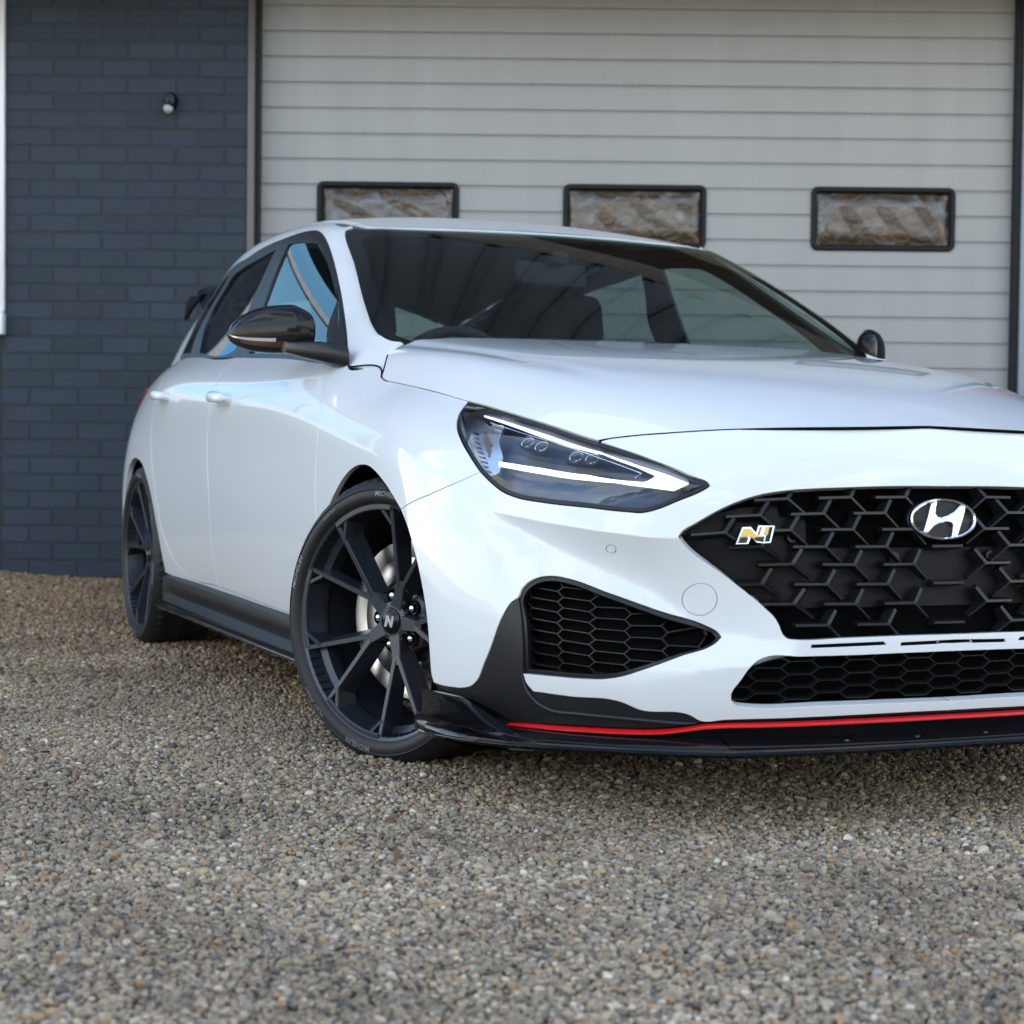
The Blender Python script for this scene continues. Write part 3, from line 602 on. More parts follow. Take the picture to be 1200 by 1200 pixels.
for side in (1, -1):
    place('front_fender', V_f, MAT['paint'], car, side)
    d1 = place('door', V_fd, MAT['paint'], car, side); d2 = place('door', V_rd, MAT['paint'], car, side)
    place('quarter_panel', V_q, MAT['paint'], car, side)
    place('side_frame', V_c, MAT['paint'], car, side)
    place('roof_channel', cut(ROOF, ditch, h=.04, off=-.010, gap=0, rim=0), MAT['plastic'], car, side)
    tr = place('window_trim', V_t, MAT['trim'], car, side)
    for g, m in zip(V_g, ('side_glass', 'privacy', 'privacy')): place('side_window', g, MAT[m], car, side)
    place('mirror_sail', V_sail, MAT['satin'], car, side)
    # door handles: a bar on two feet over a shallow dish
    for key, d, ln in (('handle_f', d1, .088), ('handle_r', d2, .084)):
        s, t = OUT[key][0]; c = SKIN.P([s], [t])[0]; n = SKIN.N([s], [t])[0]
        ax = (SKIN.P([s-.01], [t])[0]-SKIN.P([s+.01], [t])[0]); ax /= np.linalg.norm(ax); w = np.cross(ax, n)
        V = []; F = []; na, nb = 18, 14
        for i in range(na+1):
            u = -1+2*i/na; k = (1-abs(u)**4)**.5*.92+.08; out = .024+.012*(1-u*u)-(.010 if abs(u) > .93 else 0)
            for j in range(nb):
                a = 2*math.pi*j/nb; V.append(c+ax*u*ln+n*(out+.013*k*math.cos(a))+w*(.0170*k*math.sin(a)-.002*(1-u*u)))
        for i in range(na):
            for j in range(nb): F.append((i*nb+j, i*nb+(j+1) % nb, (i+1)*nb+(j+1) % nb, (i+1)*nb+j))
        F += [tuple(range(nb)), tuple(na*nb+j for j in range(nb))]
        V = np.array(V)*[1, -side, 1]
        m = MB().add(V, F)
        for u in (-.8, .8): p = c+ax*u*ln; m.tube([(p-n*.004)*[1, -side, 1], (p+n*.026)*[1, -side, 1]], [.014, .011], 10)
        m.build('door_handle', MAT['paint'], d, smooth=True)
# ------------------------------------------------------------ windscreen
sc_p = arr([(0., 0.), (0., .3), (.0, .60)], OUT['s_right'], OUT['s_top'], [(SCREEN.T[-1]*0+OUT['s_top'][-1][0], 0.)])
sin_ = arr([(.03, 0.), (.03, .3), (.028, .55)], OUT['s_in'], [(OUT['s_in'][-1][0], 0.)])
ws = place('windscreen', cut(SCREEN, sc_p, h=.03, gap=0, rim=0, axis='t'), MAT['screen_glass'], car, 0)
fr = arr([(0., 0.), (0., .3), (.0, .60)], OUT['s_right'], OUT['s_top'], [(OUT['s_top'][-1][0], 0.), (OUT['s_in'][-1][0], 0.)], '-s_in', [(.028, .55), (.03, .3), (.03, 0.)])
place('screen_border', cut(SCREEN, fr, h=.03, gap=0, rim=0, off=-.003, axis='t'), MAT['gloss'], ws, 0)
# rear screen, spoiler, tail lamps (mostly out of sight)
rs = Tensor([[(-3.10, 0, 1.305), (-3.10, .25, 1.295), (-3.06, .47, 1.255)], [(-3.22, 0, 1.18), (-3.21, .27, 1.17), (-3.14, .55, 1.14)], [(-3.31, 0, 1.05), (-3.30, .29, 1.045), (-3.21, .62, 1.02)]], -1, symT=True)
place('rear_window', cut(rs, np.array([(0., 0.), (rs.S[-1], 0.), (rs.S[-1], rs.T[-1]), (0., rs.T[-1])]), h=.05, gap=0, rim=0, axis='t'), MAT['side_glass'], car, 0)
for side in (1, -1):      # body-colour frame between the rear screen and the side of the cabin
    A_ = rs.P(np.linspace(0, rs.S[-1], 9), np.full(9, rs.T[-1]-.004)); B_ = CABIN.P(np.full(9, 2.315), np.linspace(CABIN.T[-1], 0, 9)); k_ = np.array([1, -side, 1])
    MB().add([*(A_*k_), *(B_*k_)], [(i, i+1, i+10, i+9) for i in range(8)]).build('tailgate_frame', MAT['paint'], car, smooth=True)
sp = []
for i in range(13):
    y = -.56+1.12*i/12; k = abs(y)/.56; x0 = -3.02+.04*k*k; L = .33-.13*k**4; z = 1.352-.055*k**2.4
    sp.append([(x0, y, z-.01), (x0-L*.5, y, z+.012), (x0-L, y, z+.010), (x0-L-.006, y, z-.012), (x0-L*.6, y, z-.040-.03*k**6), (x0, y, z-.055-.05*k**6)])
m = MB(); n6 = 6; m.add([p for r in sp for p in r], [(i*n6+j, i*n6+(j+1) % n6, (i+1)*n6+(j+1) % n6, (i+1)*n6+j) for i in range(12) for j in range(n6)]+[tuple(range(n6)), tuple(72+j for j in range(n6))])
sp_o = m.build('rear_spoiler', MAT['gloss'], car, smooth=True)
for side in (1, -1):
    y = .565*side; q = [(-3.05, 1.285), (-3.27, 1.288), (-3.335, 1.258), (-3.365, 1.205), (-3.28, 1.238)]
    MB().add([(x, -y+d, z) for d in (-.008, .008) for x, z in q], [(0, 1, 2, 3, 4), (9, 8, 7, 6, 5)]+[(i, (i+1) % 5, (i+1) % 5+5, i+5) for i in range(5)]).build('spoiler_fin', MAT['gloss'], sp_o)
tl = [at(SKIN, x, z, 4.2, .65) for x, z in ((-2.93, .905), (-2.80, .925), (-2.715, .93), (-2.74, .90), (-2.86, .865), (-3.02, .84), (-3.1, .86), (-3.1, .90))] if False else None
tlp = np.array([(4.30, .640), (4.36, .650), (4.50, .67), (4.72, .67), (4.95, .66), (4.95, .59), (4.72, .575), (4.5, .575), (4.36, .595)])
for side in (1, -1): place('tail_lamp', cut(SKIN, tlp, h=.03, off=.006, gap=0, rim=.012), MAT['taillamp'], car, side)

# ------------------------------------------------------------ lower front: satin blade, valance, red stripe, splitter
blade = arr(OUT['trim_low'], OUT['wedge_low'][::-1], OUT['duct_left'], OUT['blade_out'][::-1], OUT['corner_low'][::-1][:-1])
V_b = cut(SKIN, blade, h=.012, hb=.008, off=-.002, gap=.0008, rim=.02)
val = arr(OUT['trim_low'], z0(OUT['white_low'])[1:], [(0., .015), (.3, .015), (.6, .015), (.9, .015), (1.1, .02), (1.165, .03)])
V_v = cut(SKIN, val, h=.016, off=-.008, gap=0, rim=.01)
for side in (1, -1): place('corner_blade', V_b, MAT['satin'], car, side)
place('lower_valance', V_v, MAT['gloss'], car, 0)
def tri_strip(path_st, S, w, d, up=0):
    lp = smooth_loop(np.array(path_st), .02, closed=False); return S.P(lp[:, 0], lp[:, 1]), S.N(lp[:, 0], lp[:, 1])
P, N = tri_strip(z0(OUT['red']), SKIN, 0, 0)
full = np.concatenate([P*[1, -1, 1], (P[::-1])[1:]]); fn = np.concatenate([N*[1, -1, 1], (N[::-1])[1:]])
m = MB(); prof = [(-.006, .0029), (.004, .0029), (.006, .0016), (.006, -.0016), (.004, -.0029), (-.006, -.0029)]; V = []; k6 = len(prof)
ends = np.minimum(np.arange(len(full)), np.arange(len(full))[::-1])
for p, n, e in zip(full, fn, ends):
    sc = min(1, .35+e*.2)
    for a, b in prof: V.append(p+n*(a+.003)*1+np.array([0, 0, b*sc]))
m.add(V, [(i*k6+j, i*k6+(j+1) % k6, (i+1)*k6+(j+1) % k6, (i+1)*k6+j) for i in range(len(full)-1) for j in range(k6)]+[tuple(range(k6)), tuple((len(full)-1)*k6+j for j in range(k6))])
m.build('red_stripe', MAT['red'], car, smooth=True)
# ---- splitter: a blade under the nose with raised end plates
plan = [(.93, 0), (.928, .15), (.922, .30), (.908, .43), (.898, .49), (.86, .57), (.80, .66), (.71, .77), (.655, .835), (.60, .872), (.54, .890), (.46, .900), (.37, .906)]
pl = np.array(plan); sp_ = np.concatenate([[0], np.cumsum(np.linalg.norm(np.diff(pl, axis=0), axis=1))])
u = np.linspace(0, sp_[-1], 190); px_ = np.interp(u, sp_, pl[:, 0]); py_ = np.interp(u, sp_, pl[:, 1])
T = np.stack([np.gradient(px_, u), np.gradient(py_, u)], 1); T /= np.linalg.norm(T, axis=1)[:, None]; No = np.stack([T[:, 1], -T[:, 0]], 1); No *= np.sign((No*np.stack([px_, py_], 1)).sum(1))[:, None]
rows = []
for i in range(len(u)):
    x, y = px_[i], py_[i]
    w = .11 if x > .62 else .11-.085*min(1, (.62-x)/.10)
    zb = .147 if x > .6 else .147-.012*min(1, (.6-x)/.24)
    top = np.interp(x, [0, 1], [.149, .149])
    prof = [(-w, zb-.014), (-w, zb+.012), (-.011, max(zb+.006, top-.001)), (-.003, max(zb+.003, top)), (.002, max(zb, top-.005)), (.003, max(zb-.004, min(top-.012, zb+.022))), (.009, max(zb-.005, min(top-.016, zb+.018))), (.010, zb-.007), (.004, zb-.014)]
    rows.append([(x+No[i, 0]*a, y+No[i, 1]*a, z) for a, z in prof])
rr = [[(p[0], -p[1], p[2]) for p in r] for r in rows[:0:-1]]+[[(p[0], p[1], p[2]) for p in r] for r in rows]
k9 = 9; m = MB(); m.add([p for r in rr for p in r], [(i*k9+j, i*k9+(j+1) % k9, (i+1)*k9+(j+1) % k9, (i+1)*k9+j) for i in range(len(rr)-1) for j in range(k9)]+[tuple(range(k9)), tuple((len(rr)-1)*k9+j for j in range(k9))])
splitter = m.build('front_splitter', MAT['gloss'], car, smooth=True)
for y in (-.24, -.08, .08, .24):                      # fixing bolts on the splitter
    MB().lathe([(.0, .003), (.003, .0026), (.0048, .001), (.0048, 0)], 12, 'z').build('bolt', MAT['frame_bolt'], splitter, smooth=True).location = (.90, y, .1535)
# ---- lip of the satin trim under the ducts
rp = smooth_loop(np.array(OUT['trim_ridge']), .012, closed=False); P = SKIN.P(rp[:, 0], rp[:, 1])+SKIN.N(rp[:, 0], rp[:, 1])*.001
rad = .0042*np.minimum(1, np.minimum(np.arange(len(P)), np.arange(len(P))[::-1])/6+.3)
for side in (1, -1): MB().tube(P*[1, -side, 1], list(rad), 10).build('trim_lip', MAT['trim'], car, smooth=True)
# ---- end plates of the splitter: an upright fin over a stepped foot
def ysp(x): return float(np.interp(x, pl[::-1, 0], pl[::-1, 1]))
for side in (1, -1):
    for q, out, th, nm in (([(.362, .135), (.362, .211), (.372, .214), (.528, .217), (.538, .214), (.560, .203), (.585, .188), (.615, .172), (.650, .159), (.690, .151), (.690, .135)], .000, .010, 'end_plate'),
                       ([(.345, .128), (.345, .160), (.44, .163), (.56, .164), (.60, .160), (.66, .148), (.70, .144), (.70, .128)], .009, .012, 'end_plate_foot')):
        n = len(q); V = []
        fine = []
        for i in range(n):
            (x0, z0_), (x1, z1_) = q[i], q[(i+1) % n]; k = max(1, int(abs(x1-x0)/.02))
            fine += [(x0+(x1-x0)*j/k, z0_+(z1_-z0_)*j/k) for j in range(k)]
        n = len(fine); bm = bmesh.new()
        A = [bm.verts.new((x, -side*(ysp(x)+out), z)) for x, z in fine]; B = [bm.verts.new((x, -side*(ysp(x)+out-th), z)) for x, z in fine]
        bm.faces.new(A); bm.faces.new(B[::-1])
        for i in range(n): bm.faces.new((A[i], A[(i+1) % n], B[(i+1) % n], B[i]))
        bmesh.ops.triangulate(bm, faces=[f for f in bm.faces if len(f.verts) > 4]); bmesh.ops.recalc_face_normals(bm, faces=bm.faces)
        e = [e for e in bm.edges if e.calc_face_angle(0) > 1.0]; bmesh.ops.bevel(bm, geom=e, offset=.0022, segments=2, affect='EDGES', profile=.5)
        me = bpy.data.meshes.new(nm); bm.to_mesh(me); bm.free()
        for p in me.polygons: p.use_smooth = True
        me.set_sharp_from_angle(angle=R(40)); link(nm, me, MAT['gloss'], splitter)
# ---- side skirts and their blades
for side in (1, -1):
    xs = np.linspace(-2.245, -.40, 60); V = []; prof = [(.862, .288), (.880, .279), (.884, .268), (.880, .250), (.868, .232), (.866, .222), (.880, .208), (.884, .198), (.876, .188), (.84, .186)]
    for x in xs:
        f = min(1, max(0, (x+2.245)/.16)); f = f*f*(3-2*f)
        for j, (y, z) in enumerate(prof):
            yy = y if 2 < j < 6 else y
            if 2 < j < 7: yy = .884+(y-.884)*f
            V.append((x, -side*(yy+.004), z-.012*(x+1.3)/1.0*0-(.010 if x > -1.2 else .010)+ (-.012*(x+2.2)/1.6)))
    n = len(prof); m = MB().add(V, [(i*n+j, i*n+j+1, (i+1)*n+j+1, (i+1)*n+j) for i in range(len(xs)-1) for j in range(n-1)]+[tuple(range(n)), tuple((len(xs)-1)*n+j for j in range(n))])
    m.build('side_skirt', MAT['satin'], car, smooth=True)
    V = []; xs = np.linspace(-2.30, -.50, 40)
    for x in xs:
        e = .055 if -2.2 < x else .055*max(.25, (x+2.30)/.10)
        z = .179-.004*(x+2.2)/1.6
        V += [(x, -side*.83, z+.004), (x, -side*(.872+e-.006), z+.004), (x, -side*(.872+e), z), (x, -side*(.872+e-.004), z-.006), (x, -side*.83, z-.006)]
    m = MB().add(V, [(i*5+j, i*5+(j+1) % 5, (i+1)*5+(j+1) % 5, (i+1)*5+j) for i in range(39) for j in range(5)]+[tuple(range(5)), tuple(39*5+j for j in range(5))])
    m.build('skirt_blade', MAT['gloss'], car, smooth=True)
# ---- black tube painting the gap's shade along the front edge of the bonnet
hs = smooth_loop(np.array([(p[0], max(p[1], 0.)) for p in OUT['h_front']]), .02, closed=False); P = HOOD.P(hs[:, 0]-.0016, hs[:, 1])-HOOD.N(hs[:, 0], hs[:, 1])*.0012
P = np.concatenate([P*[1, -1, 1], (P[::-1])[1:]]); MB().tube(P[np.argsort(P[:, 1])], .0032, 8).build('bonnet_gap_shade', MAT['deep'], car, smooth=True)
for side in (1, -1):       # black tubes painting the shade in the joints round the windscreen pillar's foot
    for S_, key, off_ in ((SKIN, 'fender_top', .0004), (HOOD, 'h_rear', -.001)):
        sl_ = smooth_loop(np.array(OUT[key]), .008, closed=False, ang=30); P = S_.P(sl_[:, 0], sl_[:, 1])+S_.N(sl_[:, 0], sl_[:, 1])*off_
        MB().tube(P*[1, -side, 1], .0021, 6).build('joint_shade', MAT['deep'], car, smooth=True)
# ---- dark inner structure behind gaps and openings, wheel-arch liners, floor
V_in = cut(SKIN, np.array([(0., .03), (1.06, .06), (1.10, .30), (1.10, .70), (.66, .74), (0., .74)]), h=.06, off=-.085, gap=0, rim=0)
place('inner_panel', V_in, MAT['deep'], car, 0)
V_in2 = cut(HOOD, np.array([(.01, 0.), (.01, .75), (1.0, .755), (1.22, .66), (1.22, 0.)]), h=.08, off=-.035, gap=0, rim=0, axis='t')
place('bonnet_lining', V_in2, MAT['deep'], car, 0)
V_in3 = cut(SKIN, np.array([(1.93, .10), (3.45, .10), (3.65, .25), (3.80, .45), (3.80, .74), (1.98, .74), (1.86, .55)]), h=.08, off=-.035, gap=0, rim=0)
V_in4 = cut(SKIN, np.array([(1.16, .50), (1.25, .48), (1.5, .56), (1.75, .52), (1.9, .45), (1.93, .74), (1.13, .75), (1.08, .70)]), h=.06, off=-.03, gap=0, rim=0)
for side in (1, -1):
    place('door_lining', V_in3, MAT['deep'], car, side); place('fender_lining', V_in4, MAT['deep'], car, side)
    for x, rad in ((-.03, .372), (-2.65, .375)):
        V = []; aa = np.linspace(R(-25), R(205), 30)
        for y in (.872, .60, .58): V += [(x+(rad if y > .59 else .02)*math.cos(a), -side*y, .318+(rad if y > .59 else .02)*math.sin(a)) for a in aa]
        MB().add(V, [(k*30+i, k*30+i+1, (k+1)*30+i+1, (k+1)*30+i) for k in (0, 1) for i in range(29)]).build('wheel_arch_liner', MAT['deep'], car)
m = MB(); m.box(-3.3, .6, -.56, .56, .19, .26); m.box(-2.2, -.45, -.84, .84, .20, .27); m.build('floor_pan', MAT['deep'], car)
# ------------------------------------------------------------ grille
def frame_at(S, s, t, off, side):
    p = S.P([s], [t])[0]; n = S.N([s], [t])[0]; du = S.P([s+.002], [t])[0]-S.P([s-.002], [t])[0]; du /= np.linalg.norm(du); dv = np.cross(n, du); dv *= np.sign(dv[2]); dv /= np.linalg.norm(dv)
    p = p+n*off; k = np.array([1, -side, 1.]); Mx = Matrix.Identity(4)
    for i in range(3): Mx[i][0], Mx[i][1], Mx[i][2], Mx[i][3] = du[i]*k[i], dv[i]*k[i], n[i]*k[i], p[i]*k[i]
    return Mx
grille_p = arr(z0(OUT['grille_up']), z0(OUT['grille_dn']))
grille = place('front_grille', cut(SKIN, grille_p, h=.03, off=-.052, gap=-.006, rim=-.030), MAT['deep'], car, 0)
plate_p = np.array([(0., .292), (.42, .292), (.60, .45), (.53, .50), (.36, .545), (.355, .500), (.30, .497), (.30, .417), (0., .417)])
place('grille_plate', cut(SKIN, plate_p, h=.03, off=-.044, gap=0, rim=.006), MAT['backing'], grille, 0)
def ypiece(pts, w0, w1, d0, d1):
    """ridge-backed bar from pts[0] to pts[1]"""
    a, b = np.array(pts[0]), np.array(pts[1]); t = (b-a)/np.linalg.norm(b-a); n = np.array([-t[1], t[0]])
    return [(*(a+n*w0), 0), (*(a-n*w0), 0), (*(a-n*w0*.35), d0), (*(a+n*w0*.35), d0), (*(b+n*w1), 0), (*(b-n*w1), 0), (*(b-n*w1*.35), d1), (*(b+n*w1*.35), d1)]
BF = [(0, 1, 2, 3), (7, 6, 5, 4), (1, 0, 4, 5), (2, 1, 5, 6), (3, 2, 6, 7), (0, 3, 7, 4)]
def fin_mesh(branches=True):
    m = MB(); m.add(ypiece([(.038, 0), (-.030, 0)], .0070, .0068, .021, .026), BF)
    if branches:
        m.add(ypiece([(-.027, .001), (-.047, .028)], .0100, .0096, .026, .018), BF); m.add(ypiece([(-.028, -.001), (-.064, -.029)], .0058, .0044, .026, .013), BF)
    o = m.build('grille_fin', MAT['plastic'], grille); me = o.data; bpy.data.objects.remove(o); return me
fin, barm = fin_mesh(), fin_mesh(False)
gl_loop = smooth_loop(grille_p, .02)
def add_fin(me, s, t, side):
    o = bpy.data.objects.new('grille_fin', me); COL.objects.link(o); o.parent = grille; o.matrix_local = frame_at(SKIN, s, t, -.034, side); return o
for k, t in enumerate((.540, .500, .460, .419, .379, .338, .299, .259)):
    odd = k % 2 == 1
    for j in range(6):
        s = (.172 if odd else .112)+.131*j
        if k in (0,) and s < .15: s += .01
        if not inside(gl_loop, np.array([[s+.01, t]]))[0]: continue
        for side in (1, -1): add_fin(fin, s, t, side)
    if odd and k != 1: add_fin(barm, .0, t, 1)
for s, t in ((.335, .445), (.115, .395), (-.115, .395)):           # bosses of the missing plate holder
    o = MB().lathe([(.0055, .008), (.0055, .013), (.011, .013), (.0125, 0)], 16, 'z').build('plate_boss', MAT['plastic'], grille, smooth=True); o.matrix_local = frame_at(SKIN, abs(s), t, -.043, 1 if s > 0 else -1)
# emblem: an oval ring round a slanted letter
def extrude_poly(P2, z0_, z1_, bev=.0, nm='x', mat=None, parent=None):
    bm = bmesh.new(); vs_ = [bm.verts.new((x, y, z0_)) for x, y in P2]; f = bm.faces.new(vs_); bm.normal_update()
    ext = bmesh.ops.extrude_face_region(bm, geom=[f]); nv = [v for v in ext['geom'] if isinstance(v, bmesh.types.BMVert)]
    for v in nv: v.co.z = z1_
    if bev:
        bm.edges.ensure_lookup_table(); e = [e for e in bm.edges if abs(e.verts[0].co.z-z1_) < 1e-6 and abs(e.verts[1].co.z-z1_) < 1e-6]
        bmesh.ops.bevel(bm, geom=e, offset=bev, segments=3, affect='EDGES', profile=.5)
    bmesh.ops.recalc_face_normals(bm, faces=bm.faces); bmesh.ops.triangulate(bm, faces=[f for f in bm.faces if len(f.verts) > 4])
    me = bpy.data.meshes.new(nm); bm.to_mesh(me); bm.free(); return link(nm, me, mat, parent)
es, et = .014, OUT['emblem'][0][1]
FM = frame_at(SKIN, es, et, -.012, 1)
# local frame for badges: x to the viewer's right, y up, z out of the grille
FM = FM @ Matrix.Rotation(math.pi, 4, 'Z') if False else FM
flip = Matrix.Diagonal((-1, 1, 1, 1))
emb = MB().add([(.086*math.cos(a)*k, .0445*math.sin(a)*k, z) for k, z in ((0.001, .002), (.95, .002), (.985, 0), (.985, -.01)) for a in np.linspace(0, 2*math.pi, 64, endpoint=False)],
    [(k*64+i, k*64+(i+1) % 64, (k+1)*64+(i+1) % 64, (k+1)*64+i) for k in range(3) for i in range(64)]).build('emblem', MAT['emblem_back'], car, smooth=True); emb.matrix_local = FM @ Matrix.Diagonal((.95, .95, 1, 1))
V = []; F = []
for i in range(96):
    a = 2*math.pi*i/96; nx_, ny_ = math.cos(a)/.078, math.sin(a)/.040; q = math.hypot(nx_, ny_); nx_, ny_ = nx_/q, ny_/q
    w = .0046+.0007*math.cos(2*a)
    for rr_, z in ((w, .003), (w*.75, .0075), (0, .0095), (-w*.75, .0075), (-w, .003)): V.append((.0785*math.cos(a)+nx_*rr_*.9-nx_*.001, .0400*math.sin(a)+ny_*rr_*.75, z))
F = [(i*5+j, i*5+j+1, ((i+1) % 96)*5+j+1, ((i+1) % 96)*5+j) for i in range(96) for j in range(4)]
o = MB().add(V, F).build('emblem_ring', MAT['chrome'], emb, smooth=True)
H = [(650, 150), (690, 134), (680, 170), (672, 205), (684, 224), (712, 230), (745, 220), (790, 197), (832, 160), (866, 163), (858, 200), (838, 255), (800, 346), (762, 350), (774, 312), (778, 284), (768, 262), (735, 258), (690, 266), (655, 284), (616, 322), (588, 314), (610, 262), (630, 210)]
Hx = [(-(x-727)/205*.080, -(y-240)/115*.0415) for x, y in H]
extrude_poly(Hx, .002, .0105, .0028, 'emblem_letter', MAT['chrome'], emb)
bs, bt = OUT['nbadge'][0]
nb = empty('letter_badge', car); nb.matrix_local = frame_at(SKIN, bs, bt, -.007, 1) @ Matrix.Diagonal((.86, .86, 1, 1))
def npoly(pts): return [(-(x-635)/280*.0875, -(y-402)/110*.036) for x, y in pts]
extrude_poly(npoly([(488, 462), (544, 346), (604, 346), (640, 388), (660, 338), (780, 344), (742, 460), (690, 462), (640, 455), (602, 418), (580, 462)]), 0, .0035, .001, 'badge_base', MAT['chrome'], nb)
extrude_poly(npoly([(500, 456), (523, 412), (585, 412), (612, 425), (640, 446), (690, 455), (705, 412), (660, 410), (640, 402), (600, 360), (552, 354), (546, 366)]), .0035, .0055, .0008, 'badge_letter', MAT['gold_reflection'], nb)
extrude_poly(npoly([(648, 404), (668, 350), (684, 350), (664, 406)]), .0035, .0062, .0006, 'badge_flash', MAT['red'], nb)
extrude_poly(npoly([(690, 408), (708, 352), (738, 352), (720, 408)]), .0035, .0055, .0006, 'badge_letter', MAT['gold_reflection'], nb)
extrude_poly(npoly([(696, 452), (730, 352), (764, 352), (732, 452)]), .0035, .0050, .0006, 'badge_field', MAT['gloss'], nb)
extrude_poly(npoly([(506, 454), (524, 418), (582, 418), (566, 454)]), .0056, .0060, 0, 'badge_field', MAT['satin'], nb)
extrude_poly(npoly([(618, 424), (640, 418), (694, 418), (684, 452), (640, 442)]), .0056, .0060, 0, 'badge_field', MAT['satin'], nb)
# ---- honeycomb in the lower opening and the side ducts
def honeycomb(name, poly, a, b, c, off, parent, side, mat, s_org=0.):
    lp = smooth_loop(poly, .015); lo, hi = lp.min(0), lp.max(0); segs = []
    i0 = int((lo[0]-s_org)/(a+b))-2; i1 = int((hi[0]-s_org)/(a+b))+3; j0 = int(lo[1]/(2*c))-1; j1 = int(hi[1]/(2*c))+2
    for i in range(i0, i1):
        for j in range(j0, j1):
            x, y = s_org+i*(a+b), j*2*c+(i % 2)*c
            segs += [((x-a/2, y+c), (x+a/2, y+c)), ((x+a/2, y+c), (x+a/2+b, y)), ((x+a/2, y-c), (x+a/2+b, y))]
    k = np.array([[(p[0]+q[0])/2, (p[1]+q[1])/2] for p, q in segs]); ok = inside(lp, k) & (k[:, 0] > -1e-6); segs = [s for s, f in zip(segs, ok) if f]
    A = np.array([s[0] for s in segs]); B = np.array([s[1] for s in segs])
    def pt(q, o): return SKIN.P(q[:, 0], q[:, 1])+SKIN.N(q[:, 0], q[:, 1])*o
    D = B-A; L = np.linalg.norm(D, axis=1)[:, None]; n2 = np.stack([-D[:, 1], D[:, 0]], 1)/L
    m = MB()
    cs = [pt(A+n2*.0022, off-.014), pt(A-n2*.0022, off-.014), pt(A-n2*.0010, off), pt(A+n2*.0010, off), pt(B+n2*.0022, off-.014), pt(B-n2*.0022, off-.014), pt(B-n2*.0010, off), pt(B+n2*.0010, off)]
    for i in range(len(segs)):
        for sd in ((1, -1) if side == 0 else (side,)): m.add([c_[i]*[1, -sd, 1] for c_ in cs], BF)
    return m.build(name, mat, parent)
low_p = arr(z0(OUT['lowg_up']), z0(OUT['lowg_dn']))
lowg = place('lower_grille', cut(SKIN, low_p, h=.03, off=-.060, gap=-.004, rim=-.040), MAT['deep'], car, 0)
honeycomb('honeycomb_mesh', low_p, .047, .018, .0135, -.026, lowg, 0, MAT['plastic'])
duct_p = arr('duct_top', 'duct_low', 'duct_left')
V_d = cut(SKIN, duct_p, h=.03, off=-.050, gap=-.002, rim=-.034)
for side in (1, -1):
    du = place('side_duct', V_d, MAT['deep'], car, side)
    honeycomb('honeycomb_mesh', duct_p, .060, .013, .0128, -.030, du, side, MAT['plastic'], .045)
    # black lip round the duct
    lp = smooth_loop(duct_p, .009); i2, _ = shift(SKIN, lp, -.007)
    place('duct_lip', cut(SKIN, lp, [i2[::1]], h=.02, off=-.008, gap=0, rim=.014, raw=True), MAT['plastic'], du, side)
# ------------------------------------------------------------ headlamps
lamp = arr('lamp_top', 'lamp_rear', 'lamp_low', 'lamp_nose')
lo_ = smooth_loop(lamp, .009); in1, _ = shift(SKIN, lo_, -.0085); in0, _ = shift(SKIN, lo_, -.0025)
class Lens:
    """lamp cover: the body surface with a bulge of its own, fuller towards the bottom"""
    lo = np.array(OUT['lamp_low']+OUT['lamp_rear'][4:]); up_ = np.array(OUT['lamp_nose']+OUT['lamp_top']+OUT['lamp_rear'][:3]); plo, pup = np.polyfit(lo[:, 0], lo[:, 1], 5), np.polyfit(up_[:, 0], up_[:, 1], 4)
    def P(self, s, t):
        s = np.asarray(s, float).ravel(); t = np.asarray(t, float).ravel()
        a = np.polyval(self.plo, s); b_ = np.polyval(self.pup, s); v = np.clip((t-a)/np.maximum(b_-a, .01), 0, 1)
        w = np.clip((b_-a)/.14, 0, 1); return SKIN.P(s, t)+SKIN.N(s, t)*(.021*w*np.sin(math.pi*v))[:, None]
    def N(self, s, t, e=2e-3):
        s = np.asarray(s, float).ravel(); t = np.asarray(t, float).ravel(); n = np.cross(self.P(s+e, t)-self.P(s-e, t), self.P(s, t+e)-self.P(s, t-e)); return n/np.linalg.norm(n, axis=1)[:, None]
V_lens = cut(Lens(), in1, h=.012, off=-.0015, gap=0, rim=.0, raw=True)
V_bez = cut(SKIN, in0, [in1], h=.02, off=-.001, gap=0, rim=.006, raw=True)
V_bowl = cut(SKIN, in1, h=.02, off=-.062, gap=0, rim=-.056, raw=True)
def straight(pts, h):
    out = []
    for p, q in zip(pts, np.roll(pts, -1, 0)): k = max(1, int(np.linalg.norm(q-p)/h)); out += [p+(q-p)*i/k for i in range(k)]
    return np.array(out)
V_drl = cut(SKIN, straight(np.array(OUT['drl']), .012), h=.015, off=-.022, gap=0, rim=.003, raw=True)
def inner(key, off): return cut(SKIN, np.array(OUT[key]), h=.012, hb=.006, off=off, gap=0, rim=.008)
shelf = arr([(1.0, .60), (.95, .60), (.85, .575), (.70, .55), (.60, .56), (.57, .585), (.62, .606), (.70, .628), (.80, .635), (.93, .632)])
